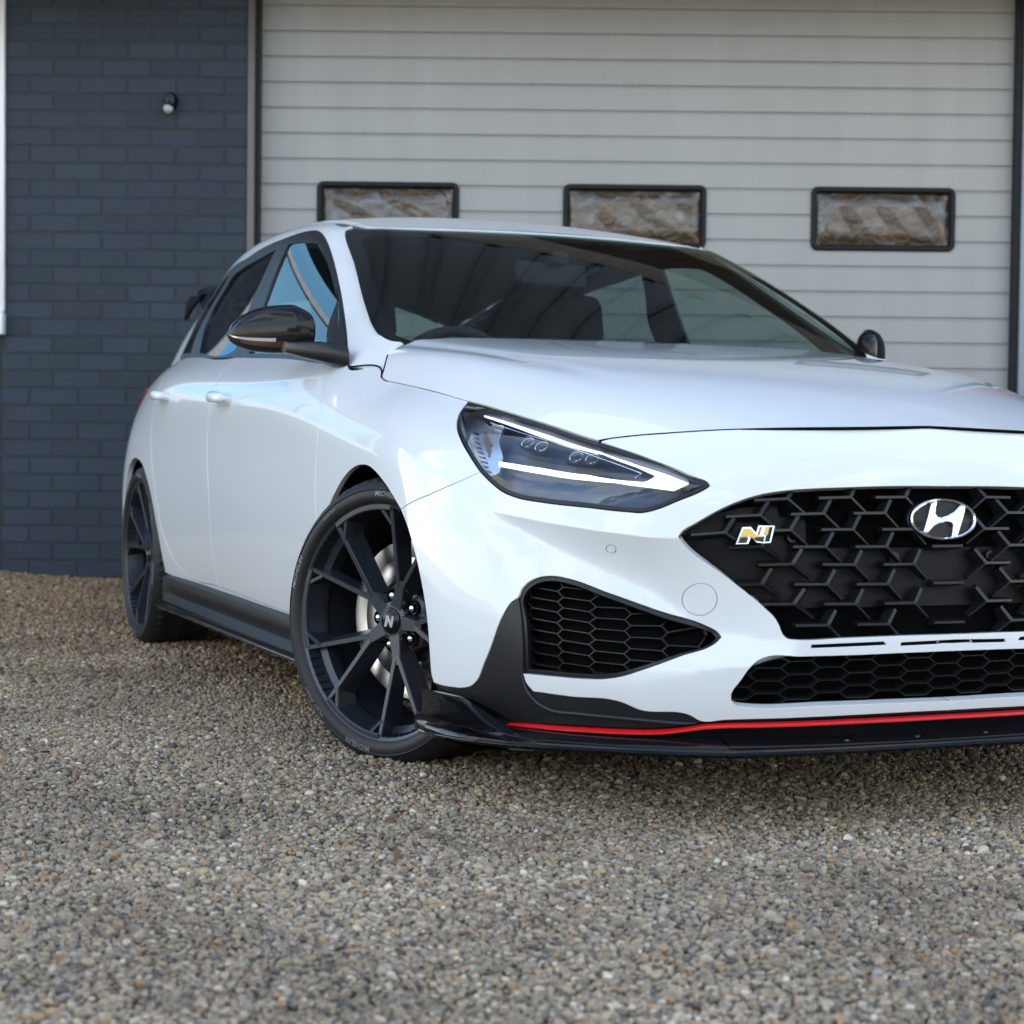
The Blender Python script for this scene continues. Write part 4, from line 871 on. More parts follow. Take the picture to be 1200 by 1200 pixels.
for side in (1, -1):
    hl = empty('headlamp', car)
    place('housing', V_bowl, MAT['smoke'], hl, side); place('bezel', V_bez, MAT['plastic'], hl, side)
    place('running_light', V_drl, MAT['drl'], hl, side)
    place('corner_reflector', inner('silver', -.034), MAT['silver'], hl, side); place('light_guide', inner('white', -.030), MAT['silver'], hl, side); place('amber_reflector', inner('amber', -.026), MAT['amber'], hl, side)
    lp = smooth_loop(np.array(OUT['lampline']), .01, closed=False); P = SKIN.P(lp[:, 0], lp[:, 1])-SKIN.N(lp[:, 0], lp[:, 1])*.022
    MB().tube([p*[1, -side, 1] for p in P], .0009, 6).build('trim_line', MAT['chrome'], hl, smooth=True)
    for key in ('lens0', 'lens1'):
        s, t = OUT[key][0]; Mx = frame_at(SKIN, s, t, -.052, side)
        o = MB().box(-.038, .038, -.021, .021, 0, .020, .006).build('projector', MAT['gloss'], hl, smooth=True); o.matrix_local = Mx
        o2 = MB().box(-.030, .030, -.0145, .0145, .018, .024, .005).build('projector_lens', MAT['lens'], hl, smooth=True); o2.matrix_local = Mx
        o3 = MB().box(-.026, .002, .013, .0155, .019, .0245, .0008).build('trim_line', MAT['silver'], hl, smooth=True); o3.matrix_local = Mx
    for key, r_ in (('lens0', .0135), ('lens1', .0135)):        # bright bezel ring and domed lens of each projector
        s, t = OUT[key][0]
        for du_ in (-.017, .017):
            o = MB().lathe([(.0138, .0), (.0150, .002), (.0145, .005), (.0128, .0045), (.0122, .001)], 28, 'z').build('lens_ring', MAT['chrome'], hl, smooth=True); o.matrix_local = frame_at(SKIN, s+du_*1.05, t-.022, -.0300, side)
            o = MB().lathe([(.0, .0060), (.005, .0054), (.0095, .0034), (.0125, .0)], 28, 'z').build('lens_dome', MAT['gloss'], hl, smooth=True); o.matrix_local = frame_at(SKIN, s+du_*1.05, t-.022, -.0310, side)
    for k in range(9):                                         # ribs of the corner reflector
        f = k/8; s = 1.040-.062*f; t = .722-.098*f
        o = MB().box(-.010, .010, -.0005, .0005, 0, .003).build('reflector_rib', MAT['smoke'], hl); o.matrix_local = frame_at(SKIN, s, t, -.0335, side)
    place('lamp_cover', V_lens, MAT['lens'], hl, side)
# ------------------------------------------------------------ door mirrors
for side in (1, -1):
    mr = empty('door_mirror', car, (0, 0, 0))
    na, nbm = 26, 40
    def shell(part):
        V = []
        for i in range(na+1):
            u = i/na; y = .826+.184*u
            # outline of the head seen from the front: flat inner end, rounded outer tip
            k = math.sin(math.pi*min(1, .5+.5*u)) if False else 1
            tipk = max(0, (1-((u-.34)/.66)**2.6)) if u > .34 else 1.0
            tipk = tipk**.55
            ink = .42+.58*min(1, u/.26)**.55
            zt = 1.002+.066*(tipk)*ink-.012*u+.006*math.sin(u*2.6); zb = .992-.050*tipk*ink-.000*u+.004*u
            zc_, hz = (zt+zb)/2, (zt-zb)/2+.0005; dx = .054*(tipk*.75+.25)*ink
            xc = -.706-.165*u**1.2
            for j in range(nbm):
                a = 2*math.pi*j/nbm; ca, sa = math.cos(a), math.sin(a)
                ex = (abs(ca)**.72)*math.copysign(1, ca); ez = (abs(sa)**.80)*math.copysign(1, sa)
                X = xc+(dx if ca > 0 else dx*.72)*ex; Z = zc_+hz*ez
                V.append((X, -side*y, Z))
        return np.array(V)
    V = shell(0)
    def band(j0, j1): return [(i*nbm+j % nbm, i*nbm+(j+1) % nbm, (i+1)*nbm+(j+1) % nbm, (i+1)*nbm+j % nbm) for i in range(na) for j in range(j0, j1)]
    top = MB().add(V, band(-3, 23)).build('mirror_cap', MAT['gloss'], mr, smooth=True)
    ends = [tuple(range(nbm)), tuple(na*nbm+j for j in range(nbm))]
    MB().add(V, band(23, 37)+ends).build('mirror_body', MAT['plastic'], mr, smooth=True)
    c0_ = V.reshape(na+1, nbm, 3)
    # side repeater strip with its bright upper line
    idx = [(i, j) for i in range(5, na) for j in (-5, -4, -3)]
    out = V.copy(); ctr = c0_.mean(1, keepdims=True); prou = (ctr+(c0_-ctr)*1.022).reshape(-1, 3)
    MB().add(prou, [(i*nbm+j % nbm, i*nbm+(j+1) % nbm, (i+1)*nbm+(j+1) % nbm, (i+1)*nbm+j % nbm) for i in range(3, na-3) for j in (-5, -4)]).build('side_repeater', MAT['repeater'] if 'repeater' in MAT else MAT['gloss'], mr, smooth=True)
    prou2 = (ctr+(c0_-ctr)*1.028).reshape(-1, 3)
    MB().add(prou2, [(i*nbm+j % nbm, i*nbm+(j+1) % nbm, (i+1)*nbm+(j+1) % nbm, (i+1)*nbm+j % nbm) for i in range(13, na) for j in (-3,)]).build('bright_strip', MAT['chrome'], mr, smooth=True)
    arm = [(-.560, -side*.785, .926), (-.578, -side*.812, .934), (-.600, -side*.842, .943), (-.650, -side*.872, .950), (-.70, -side*.905, .958)]
    m = MB(); V2 = []; n = 16
    for i, p in enumerate(arm):
        hx, hz = ((.036, .029), (.037, .029), (.038, .026), (.036, .020), (.030, .014))[i]
        for j in range(n):
            a = 2*math.pi*j/n; V2.append((p[0]+hx*math.copysign(abs(math.cos(a))**.7, math.cos(a)), p[1], p[2]+hz*math.copysign(abs(math.sin(a))**.7, math.sin(a))))
    m.add(V2, [(i*n+j, i*n+(j+1) % n, (i+1)*n+(j+1) % n, (i+1)*n+j) for i in range(4) for j in range(n)]+[tuple(range(n)), tuple(4*n+j for j in range(n))]).build('mirror_arm', MAT['plastic'], mr, smooth=True)
# ------------------------------------------------------------ cabin
def seat(x, y, rear=False):
    st = empty('seat', car, (x, y, 0)); w = .26
    MB().box(-.26, .27, -w, w, .30, .50, .05).build('seat_cushion', MAT['seat'], st, smooth=True)
    b = MB().box(-.075, .075, -w, w, 0, .60, .06).build('seat_back', MAT['seat'], st, smooth=True); b.location = (-.25, 0, .46); b.rotation_euler = (0, R(-20), 0)
    h = MB().box(-.055, .055, -.14, .14, 0, .20, .05).build('head_rest', MAT['seat'], st, smooth=True); h.location = (-.47, 0, 1.035); h.rotation_euler = (0, R(-14), 0)
seat(-1.30, .37); seat(-1.30, -.37)
rb = empty('rear_bench', car, (-2.15, 0, 0))
MB().box(-.26, .27, -.62, .62, .32, .52, .05).build('seat_cushion', MAT['seat'], rb, smooth=True)
b = MB().box(-.075, .075, -.62, .62, 0, .52, .06).build('seat_back', MAT['seat'], rb, smooth=True); b.location = (-.26, 0, .48); b.rotation_euler = (0, R(-22), 0)
V = []; 
for y in np.linspace(-.72, .72, 25):
    hmp = .032*math.exp(-((y+.37)/.17)**2)
    V += [(-.42, y, .895), (-.55, y, .925), (-.70, y, .945+hmp), (-.80, y, .935+hmp), (-.86, y, .88), (-.80, y, .60)]
MB().add(V, [(i*6+j, i*6+j+1, (i+1)*6+j+1, (i+1)*6+j) for i in range(24) for j in range(5)]).build('dashboard', MAT['cabin'], car, smooth=True)
sw = empty('steering_wheel', car, (-.93, -.37, .86)); sw.rotation_euler = (0, R(-66), 0)
MB().tube([(.182*math.cos(a), .182*math.sin(a), 0) for a in np.linspace(0, 2*math.pi, 40, endpoint=False)], .0155, 10, closed=True).build('wheel_rim', MAT['cabin'], sw, smooth=True)
MB().box(-.06, .06, -.07, .07, -.02, .02, .015).box(-.015, .015, -.17, .17, -.008, .008).box(-.17, .0, -.02, .02, -.008, .008).build('wheel_hub', MAT['cabin'], sw, smooth=True)
rm = empty('interior_mirror', car, (-1.06, .0, 1.215)); rm.rotation_euler = (0, R(-6), R(14))
MB().box(-.022, .012, -.125, .125, -.036, .036, .014).build('mirror_shell', MAT['cabin'], rm, smooth=True)
MB().box(.0, .055, -.03, .03, .02, .060, .015).build('mirror_mount', MAT['cabin'], rm, smooth=True)
place('headliner', cut(ROOF, np.array([(.04, 0.), (.04, .5), (1.95, .5), (1.95, 0.)]), h=.08, off=-.05, gap=0, rim=0, axis='t'), MAT['headliner'], car, 0)
pil = arr([(.02, .05), (.04, .4), (.10, .56), (.3, .575), (.9, .57), (1.5, .56), (2.1, .55), (2.25, .3), (2.2, .02)], [(1.83, .0)], OUT['g_quarter'][5:6], OUT['g_quarter'][4:2:-1])
inner_p = arr(cab)
for side in (1, -1):
    place('pillar_lining', cut(CABIN, dlo, [gf, gr, gq], h=.04, off=-.022, gap=-.02, rim=0, hole_gap=-.010), MAT['cabin'], car, side)
    place('pillar_lining', cut(CABIN, np.array([(.03, .06), (.03, .5), (.06, .575), (.4, .578), (.4, .49), (.26, .48), (.15, .40), (.135, .2), (.14, .05)]), h=.04, off=-.028, gap=0, rim=0), MAT['cabin'], car, side)
    place('pillar_lining', cut(CABIN, np.array([(1.84, .02), (1.84, .36), (1.72, .45), (1.5, .49), (.4, .50), (.4, .578), (2.25, .57), (2.3, .02)]), h=.05, off=-.028, gap=0, rim=0), MAT['cabin'], car, side)
# wipers lie under the rear edge of the bonnet
cowl = cut(SCREEN, np.array([(-.10, 0.), (-.10, .58), (.02, .58), (.02, 0.)]), h=.05, off=-.012, gap=0, rim=0, axis='t'); place('cowl', cowl, MAT['satin'], car, 0)
# ============================================================ wheels (axis y, outer face towards +y in wheel space)
def text_mesh(txt, size, depth, name, shear=0.):
    cu = bpy.data.curves.new(name, 'FONT'); cu.body = txt; cu.size = size; cu.extrude = depth; cu.shear = shear; cu.resolution_u = 2; cu.align_x = 'CENTER'; cu.space_character = 1.08; cu.offset = size*.018
    o = bpy.data.objects.new(name, cu); COL.objects.link(o); bpy.context.view_layer.update()
    me = bpy.data.meshes.new_from_object(o.evaluated_get(bpy.context.evaluated_depsgraph_get())); bpy.data.objects.remove(o); bpy.data.curves.remove(cu); return me
TY = [(.262, .104), (.267, .1095), (.274, .1128), (.283, .1134), (.2905, .1116), (.2925, .1132), (.2955, .1106), (.3035, .1040), (.3105, .0955), (.3165, .0855), (.3208, .071), (.3225, .05), (.3233, .02), (.3235, 0)]
def tyre_mesh():
    prof = TY+[(r, -h) for r, h in TY[-2::-1]]; n = 420; V = []; m = len(prof)
    for i in range(n):
        a = 2*math.pi*i/n
        for r, h in prof:
            g = 0.
            if r > .3205:
                ah = abs(h)
                if .012 < ah < .024 or .046 < ah < .053: g = .006
            if r > .309:
                ph = (i+ (h*120 if abs(h) < .06 else abs(h)*210)) % 7
                if ph < 1.9 and (abs(h) > .030): g = max(g, .0075*min(1, (r-.309)/.006))
            V.append(((r-g)*math.sin(a), h, (r-g)*math.cos(a)))
    F = [(i*m+j, ((i+1) % n)*m+j, ((i+1) % n)*m+j+1, i*m+j+1) for i in range(n) for j in range(m-1)]
    o = MB().add(V, F).build('tyre', MAT['rubber'], None, smooth=True); me = o.data; bpy.data.objects.remove(o); me.set_sharp_from_angle(angle=R(30)); return me
def side_y(r): return float(np.interp(r, [p[0] for p in TY], [p[1] for p in TY]))
def lettering():
    """raised words round the outer sidewall; clock angle from the top, clockwise as seen from outside"""
    V = []; F = []
    for txt, size, ang, rad, sh in (('MICHELIN', .0165, 6, .2845, .18), ('MICHELIN', .0165, 192, .2845, .0), ('PILOT SPORT', .0135, 226, .2845, .18), ('MICHELIN', .0165, 100, .2845, .18), ('PILOT SPORT', .0135, 58, .2845, .18), ('MICHELIN', .0165, 290, .2845, .18), ('235/35 ZR19', .008, 326, .281, 0)):
        me = text_mesh(txt, size, .0014, 'letters', sh); k = len(V)
        for v in me.vertices:
            r = rad+v.co.y-size*.36; a = R(ang)+v.co.x/rad
            V.append((-r*math.sin(a), side_y(r)+v.co.z+.0002, r*math.cos(a)))
        F += [tuple(i+k for i in p.vertices) for p in me.polygons]; bpy.data.meshes.remove(me)
    return V, F
# wheel space seen from outside: x to the viewer's left is the car's front on the right side, so clockwise = +angle toward -x
def spoke_prism(m, p0, p1, w0, w1, y0, y1, d0, d1, e0, e1):
    """bar between two points of the wheel plane; w half-width of the flat top, d depth, e extra half-width at the back"""
    a, b = np.array(p0), np.array(p1); t = (b-a)/np.linalg.norm(b-a); n = np.array([-t[1], t[0]])
    def c(p, w, y): q = p+n*w; return (q[0], y, q[1])
    m.add([c(a, w0+e0[0], y0-d0), c(a, -w0-e0[1], y0-d0), c(a, -w0, y0-.002), c(a, -w0+.0014, y0), c(a, w0-.0014, y0), c(a, w0, y0-.002),
           c(b, w1+e1[0], y1-d1), c(b, -w1-e1[1], y1-d1), c(b, -w1, y1-.002), c(b, -w1+.0014, y1), c(b, w1-.0014, y1), c(b, w1, y1-.002)],
          [(0, 1, 7, 6), (1, 2, 8, 7), (2, 3, 9, 8), (3, 4, 10, 9), (4, 5, 11, 10), (5, 0, 6, 11), (5, 4, 3, 2, 1, 0), (6, 7, 8, 9, 10, 11)])
def pol(r, deg): return (r*math.cos(R(deg)), r*math.sin(R(deg)))
PAIR0 = 111.5
def wheel_parts():
    parts = {}
    parts['tyre'] = tyre_mesh()
    V, F = lettering(); o = MB().add(V, F).build('tyre_lettering', MAT['letter'], None); parts['tyre_lettering'] = o.data; bpy.data.objects.remove(o)
    m = MB().lathe([(.2405, .0935), (.2450, .0985), (.2500, .1020), (.2560, .1040), (.2585, .1030), (.2585, .0985), (.2520, .0950), (.2440, .0900), (.2330, .0400), (.2290, -.020), (.2290, -.085), (.244, -.098), (.258, -.104)], 128)
    m.lathe([(.2450, .0985), (.2400, .0975), (.2385, .0960), (.2370, .0600), (.2345, .0400)], 128)
    o = m.build('rim_barrel', MAT['wheel'], None, smooth=True); parts['rim_barrel'] = o.data; bpy.data.objects.remove(o)
    m = MB(); mn = MB()
    for k in range(5):
        c = PAIR0+72*k
        j = pol(.030, c); fk = pol(.092, c)
        spoke_prism(m, j, fk, .0165, .0100, .0660, .0715, .042, .040, (.004, .004), (.004, .004))
        for sg in (1, -1):
            e = pol(.2415, c+sg*15.2)
            w = (.003, .019) if sg < 0 else (.019, .003)
            # p0 -> p1 direction: n points counter-clockwise; big window lies on the sg side
            w = (.012, .001) if sg > 0 else (.001, .012)
            w1 = (.010, .001) if sg > 0 else (.001, .010)
            st = (fk[0]*.80+math.cos(R(c+sg*90))*.0035, fk[1]*.80+math.sin(R(c+sg*90))*.0035)
            spoke_prism(m, st, e, .0062, .0052, .0705, .0965, .036, .050, w, w1)
        # webs from the hub to the nut pockets
        n0 = c+36
        # frame and sloping sill closing the big window at the rim
        A = c+15.2; B = c+72-15.2; na = 10
        Vv = []
        for i in range(na+1):
            a = A+(B-A)*i/na
            for r, y in ((.2440, .0985), (.2350, .0985), (.2325, .0965), (.2270, .040), (.2300, .030)): Vv.append((r*math.cos(R(a)), y, r*math.sin(R(a))))
        m.add(Vv, [(i*5+q, i*5+q+1, (i+1)*5+q+1, (i+1)*5+q) for i in range(na) for q in range(4)])
        # corner chamfers of the window
        for a, s_ in ((A, 1), (B, -1)):
            p0 = pol(.205, a-s_*.6); p1 = pol(.2375, a+s_*7.5)
            spoke_prism(m, p0, p1, .0042, .0046, .0925, .0965, .050, .056, (.010, .0) if s_ < 0 else (.0, .010), (.010, 0) if s_ < 0 else (0, .010))
        # notched rim between the two spokes of a pair
        Vv = []
        for i in range(na+1):
            a = c-14+28*i/na
            for r, y in ((.2440, .0965), (.2385, .0930), (.2330, .066), (.2180, .060), (.2180, .030)): Vv.append((r*math.cos(R(a)), y, r*math.sin(R(a))))
        m.add(Vv, [(i*5+q, i*5+q+1, (i+1)*5+q+1, (i+1)*5+q) for i in range(na) for q in range(4)])
        for q in range(5):
            a = R(c-9+4.5*q); rad_ = np.array([math.cos(a), math.sin(a)]); tg = np.array([-rad_[1], rad_[0]])
            V8 = [(*(rad_*r_+tg*w_),) for r_, w_ in ((.2425, .0009), (.2425, -.0009), (.2335, -.0009), (.2335, .0009))]
            mn.add([(x_, y_, z_) for y_ in (.050, .0975) for x_, z_ in V8], [(0, 1, 2, 3), (4, 7, 6, 5), (0, 4, 5, 1), (1, 5, 6, 2), (2, 6, 7, 3), (3, 7, 4, 0)])
    o = mn.build('rim_notches', MAT['backing'], None); parts['rim_notches'] = o.data; bpy.data.objects.remove(o)
    # hub: a low dome with five nut pockets left between the spokes
    for k in range(5):
        b = PAIR0+36+72*k
        sec = [(.000, .0655), (.030, .0665), (.040, .0640), (.046, .045), (.070, .040), (.078, .036), (.080, .010)]
        Vv = []
        for i in range(13):
            a = b-36+72*i/12; q = abs(i-6)/6
            for r, y in sec:
                rr_ = r if r < .041 else r-.012*q
                yy = y if r < .041 else y+(.0665-y)*max(0, q-.62)/.38*.9
                Vv.append((rr_*math.cos(R(a)), yy, rr_*math.sin(R(a))))
        n7 = len(sec); m.add(Vv, [(i*n7+q, i*n7+q+1, (i+1)*n7+q+1, (i+1)*n7+q) for i in range(12) for q in range(n7-1)])
    o = m.build('spokes', MAT['wheel'], None); parts['spokes'] = o.data; bpy.data.objects.remove(o)
    o = MB().lathe([(.0, .0765), (.012, .0762), (.022, .0745), (.0285, .0715), (.0295, .069), (.0295, .060)], 40).build('centre_cap', MAT['gloss'], None, smooth=True); parts['centre_cap'] = o.data; bpy.data.objects.remove(o)
    o = MB().lathe([(.0, .0600), (.004, .0595), (.0078, .0570), (.0095, .053), (.0097, .040)], 20).build('wheel_nut', MAT['chrome'], None, smooth=True); parts['wheel_nut'] = o.data; bpy.data.objects.remove(o)
    o = MB().lathe([(.0145, .050), (.0150, .0525), (.0168, .0525), (.0172, .040)], 24).build('nut_pocket', MAT['gloss'], None, smooth=True); parts['nut_pocket'] = o.data; bpy.data.objects.remove(o)
    m = MB().lathe([(.095, .010), (.098, .012), (.106, .012), (.107, .0112), (.108, .012), (.140, .0122), (.141, .0116), (.142, .0122), (.1775, .012), (.1785, .010), (.1785, -.014), (.1775, -.016), (.095, -.016)], 96)
    o = m.build('brake_disc', MAT['steel'], None, smooth=True); parts['brake_disc'] = o.data; bpy.data.objects.remove(o)
    o = MB().lathe([(.0, .035), (.07, .035), (.080, .028), (.084, .012), (.098, .0115), (.098, -.03), (0, -.05)], 48).build('hub_bell', MAT['backing'], None, smooth=True); parts['hub_bell'] = o.data; bpy.data.objects.remove(o)
    Vv = []
    for i in range(15):
        a = -36+72*i/14; e = 1-abs(i-7)/7; y1 = .030+.012*min(1, e*3)
        for r, y in ((.105, -.045), (.105, .022), (.118, y1), (.150, y1), (.186, .028), (.188, -.045)): Vv.append((r*math.cos(R(a)), y, r*math.sin(R(a))))
    o = MB().add(Vv, [(i*6+q, i*6+(q+1) % 6, (i+1)*6+(q+1) % 6, (i+1)*6+q) for i in range(14) for q in range(6)]+[tuple(range(6)), tuple(84+q for q in range(6))]).build('brake_caliper', MAT['caliper'], None, smooth=True); parts['brake_caliper'] = o.data; bpy.data.objects.remove(o)
    capn = [(-.016, -.012), (-.009, .013), (-.003, .013), (.004, -.001), (.008, .012), (.016, .012), (.010, -.013), (.003, -.013), (-.003, .0), (-.008, -.013)]
    o = extrude_poly(capn, 0, .0012, .0004, 'cap_letter', MAT['chrome'], None); parts['cap_letter'] = o.data; bpy.data.objects.remove(o)
    return parts
WP = wheel_parts()
RS = 1.065     # nineteen-inch rims
def wheel(x, y, side, steer, spin):
    w = empty('wheel', car, (x, -side*y, .318))
    # wheel space x,y,z -> car space, outer face outwards
    rz = 0 if side == -1 else math.pi
    w.rotation_euler = (0, 0, rz+steer)
    for n in ('tyre', 'tyre_lettering', 'rim_barrel', 'spokes', 'rim_notches', 'centre_cap', 'brake_disc', 'hub_bell', 'brake_caliper'):
        o = bpy.data.objects.new(n, WP[n]); COL.objects.link(o); o.parent = w
        if n in ('rim_barrel', 'spokes', 'rim_notches'): o.scale = (RS, 1.045, RS)
        if n in ('spokes', 'rim_notches'): o.rotation_euler = (0, spin, 0)
        if n == 'brake_caliper': o.rotation_euler = (0, R(176 if side == 1 else -4), 0)
    for k in range(5):
        a = R(PAIR0+36+72*k)-spin
        for n in ('wheel_nut', 'nut_pocket'):
            o = bpy.data.objects.new(n, WP[n]); COL.objects.link(o); o.parent = w; o.location = (.0572*math.cos(a), 0, .0572*math.sin(a))
    o = bpy.data.objects.new('cap_letter', WP['cap_letter']); COL.objects.link(o); o.parent = w; o.location = (0, .0755, 0); o.rotation_euler = (R(90), 0, R(180))
    return w
STEER = R(25)
wheel(-.015, .79, 1, STEER, 0.); wheel(-2.65, .782, 1, 0., R(20)); wheel(-.015, .79, -1, STEER, R(10)); wheel(-2.65, .782, -1, 0., R(33))
# ============================================================ the yard, the brick front and the sectional door
WY = 8.5                                  # plane of the brick face
def gz(x, y):
    """height of the gravel: level under the car, banked up against the wall, gently uneven"""
    x, y = np.asarray(x, float), np.asarray(y, float)
    k = np.clip((y-6.2)/(WY-6.2), 0, 1); k = k*k*(3-2*k)
    w = .009*np.sin(1.9*x+.7*y)+.005*np.sin(3.1*y-1.3*x+1)+.003*np.sin(7.3*x+2.2*y)
    for wx, wy in ((-.015, .79), (-2.65, .782), (-.015, -.79), (-2.65, -.782)):      # stones pushed up round the tyres
        cx = CAR_X+wx*math.sin(CAR_TH)-wy*math.cos(CAR_TH); cy_ = CAR_Y-wx*math.cos(CAR_TH)-wy*math.sin(CAR_TH)
        w = w+.011*np.exp(-(((x-cx)/.19)**2+((y-cy_)/.19)**2))
    far = np.clip((-1.5-y)/4, 0, 1)
    bank = .105+.012*np.sin(4.1*x+.5)+.012*np.clip((-x-1.9)/.5, -1, 1)
    return k*bank+w*(1-far)-.006
def gmat(name, nodes_only=False, inst=False):
    m, t, b = newmat(name); N = t.nodes; L = t.links
    ramp = N.new('ShaderNodeValToRGB'); e = ramp.color_ramp; e.interpolation = 'LINEAR'
    cols = [(0, (.062, .055, .045)), (.12, (.155, .138, .112)), (.27, (.32, .285, .222)), (.40, (.42, .34, .225)), (.50, (.235, .217, .182)), (.60, (.47, .42, .33)), (.71, (.38, .245, .125)), (.80, (.22, .198, .158)), (.89, (.60, .54, .43)), (.95, (.28, .275, .262)), (1, (.80, .74, .63))]
    e.elements[0].position = 0; e.elements[0].color = (*cols[0][1], 1); e.elements[1].position = 1; e.elements[1].color = (*cols[-1][1], 1)
    for p, c in cols[1:-1]: q = e.elements.new(p); q.color = (*c, 1)
    if inst:
        oi = N.new('ShaderNodeObjectInfo'); L.new(oi.outputs['Random'], ramp.inputs[0])
        tc = N.new('ShaderNodeTexCoord'); nz = N.new('ShaderNodeTexNoise'); nz.inputs['Scale'].default_value = 2.2; nz.inputs['Detail'].default_value = 4
        L.new(tc.outputs['Object'], nz.inputs['Vector'])
        mx = N.new('ShaderNodeMix'); mx.data_type = 'RGBA'; mx.blend_type = 'MULTIPLY'; mx.inputs[0].default_value = .7
        r2 = N.new('ShaderNodeValToRGB'); r2.color_ramp.elements[0].position = .3; r2.color_ramp.elements[0].color = (.55, .55, .56, 1); r2.color_ramp.elements[1].position = .7; r2.color_ramp.elements[1].color = (1.15, 1.13, 1.1, 1)
        L.new(nz.outputs['Fac'], r2.inputs[0]); L.new(ramp.outputs[0], mx.inputs[6]); L.new(r2.outputs[0], mx.inputs[7]); ge = N.new('ShaderNodeNewGeometry'); n3 = N.new('ShaderNodeTexNoise'); n3.inputs['Scale'].default_value = 1.3; n3.inputs['Detail'].default_value = 5; L.new(ge.outputs['Position'], n3.inputs['Vector'])
        r3 = N.new('ShaderNodeValToRGB'); r3.color_ramp.elements[0].position = .34; r3.color_ramp.elements[0].color = (.68, .61, .52, 1); r3.color_ramp.elements[1].position = .64; r3.color_ramp.elements[1].color = (1.14, 1.06, .93, 1); L.new(n3.outputs['Fac'], r3.inputs[0])
        m3 = N.new('ShaderNodeMix'); m3.data_type = 'RGBA'; m3.blend_type = 'MULTIPLY'; m3.inputs[0].default_value = 1; L.new(mx.outputs[2], m3.inputs[6]); L.new(r3.outputs[0], m3.inputs[7]); # stones turn browner and darker towards the building
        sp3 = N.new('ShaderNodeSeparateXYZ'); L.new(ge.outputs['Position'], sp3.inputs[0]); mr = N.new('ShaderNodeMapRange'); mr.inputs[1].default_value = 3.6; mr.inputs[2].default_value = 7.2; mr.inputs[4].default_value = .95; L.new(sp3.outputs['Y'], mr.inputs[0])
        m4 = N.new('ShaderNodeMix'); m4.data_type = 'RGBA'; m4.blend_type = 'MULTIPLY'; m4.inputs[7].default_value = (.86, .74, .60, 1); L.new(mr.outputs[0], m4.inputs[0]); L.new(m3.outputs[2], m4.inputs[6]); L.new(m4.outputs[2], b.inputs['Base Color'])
    else:
        tc = N.new('ShaderNodeTexCoord'); v = N.new('ShaderNodeTexVoronoi'); v.inputs['Scale'].default_value = 85
        L.new(tc.outputs['Object'], v.inputs['Vector']); L.new(v.outputs['Color'], ramp.inputs[0]); L.new(ramp.outputs[0], b.inputs['Base Color'])
        bp = N.new('ShaderNodeBump'); bp.inputs['Strength'].default_value = 1; bp.inputs['Distance'].default_value = .01; bp.invert = True
        L.new(v.outputs['Distance'], bp.inputs['Height']); L.new(bp.outputs[0], b.inputs['Normal'])
    b.inputs['Roughness'].default_value = .62
    return m
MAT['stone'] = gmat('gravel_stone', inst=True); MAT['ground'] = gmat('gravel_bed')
xs = np.concatenate([[-90, -40, -20, -12], np.arange(-8, 8.01, .16), [12, 20, 40, 90]]); ys = np.concatenate([[-120, -60, -30, -15, -8], np.arange(-4, WY+.16, .16), [12, 40, 120]])
X, Y = np.meshgrid(xs, ys); Z = np.where((Y < -5) | (Y > 9), -.006, gz(X, np.minimum(Y, WY)))
n = len(xs); V = np.stack([X.ravel(), Y.ravel(), Z.ravel()-.004], 1)
F = [(j*n+i, j*n+i+1, (j+1)*n+i+1, (j+1)*n+i) for j in range(len(ys)-1) for i in range(n-1)]
tag(mk('gravel_ground', V, F, MAT['ground']), 'pale mixed gravel yard rising slightly towards the brick wall', kind='structure')
# loose stones: a point cloud that carries one of fourteen pebble shapes each
pebs = bpy.data.collections.new('pebble_shapes')
for k in range(14):
    bm = bmesh.new(); bmesh.ops.create_icosphere(bm, subdivisions=2 if k < 8 else 1, radius=1)
    ax = RNG.uniform(.62, 1.15, 3); ax[2] *= .72; ph = RNG.uniform(0, 6, 6)
    for v in bm.verts:
        c = np.array(v.co); d = 1+.14*math.sin(2.3*c[0]+ph[0])*math.sin(2.1*c[1]+ph[1])+.12*math.sin(3.7*c[2]+ph[2]+1.5*c[0])+RNG.uniform(-.05, .05)
        v.co = Vector(np.sign(c)*np.abs(c)**.86*d*ax)
    me = bpy.data.meshes.new('pebble'); bm.to_mesh(me); bm.free()
    for p in me.polygons: p.use_smooth = True
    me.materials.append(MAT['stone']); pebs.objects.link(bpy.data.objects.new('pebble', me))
def scatter(y0, y1, dens, smin, smax, margin):
    out = []
    w = lambda y: .295*max(y, .5)+margin
    y = y0; step = .25
    while y < y1:
        yy1 = min(y1, y+step); ww = w(yy1); k = int(2*ww*(yy1-y)*dens)
        px = RNG.uniform(-ww, ww, k); py = RNG.uniform(y, yy1, k); s = (smin+(smax-smin)*RNG.beta(1.3, 3.4, k))*np.where(RNG.random(k) < .035, 1.6, 1)
        out.append(np.stack([px, py, s], 1)); y = yy1
    return np.concatenate(out)
pts = np.concatenate([scatter(1.75, 3.4, 25000, .0030, .0085, .95), scatter(3.4, 5.2, 19000, .0034, .0088, 1.0), scatter(5.2, WY-.012, 11500, .0042, .0110, 1.1)])
# none well under the middle of the car, where no one can see
c, s_ = math.cos(CAR_TH), math.sin(CAR_TH)
dx, dy = pts[:, 0]-CAR_X, pts[:, 1]-CAR_Y; lx = dx*s_-dy*c; ly = -dx*c-dy*s_
pts = pts[~((lx < -.35) & (lx > -2.9) & (np.abs(ly+.15) < .62))]
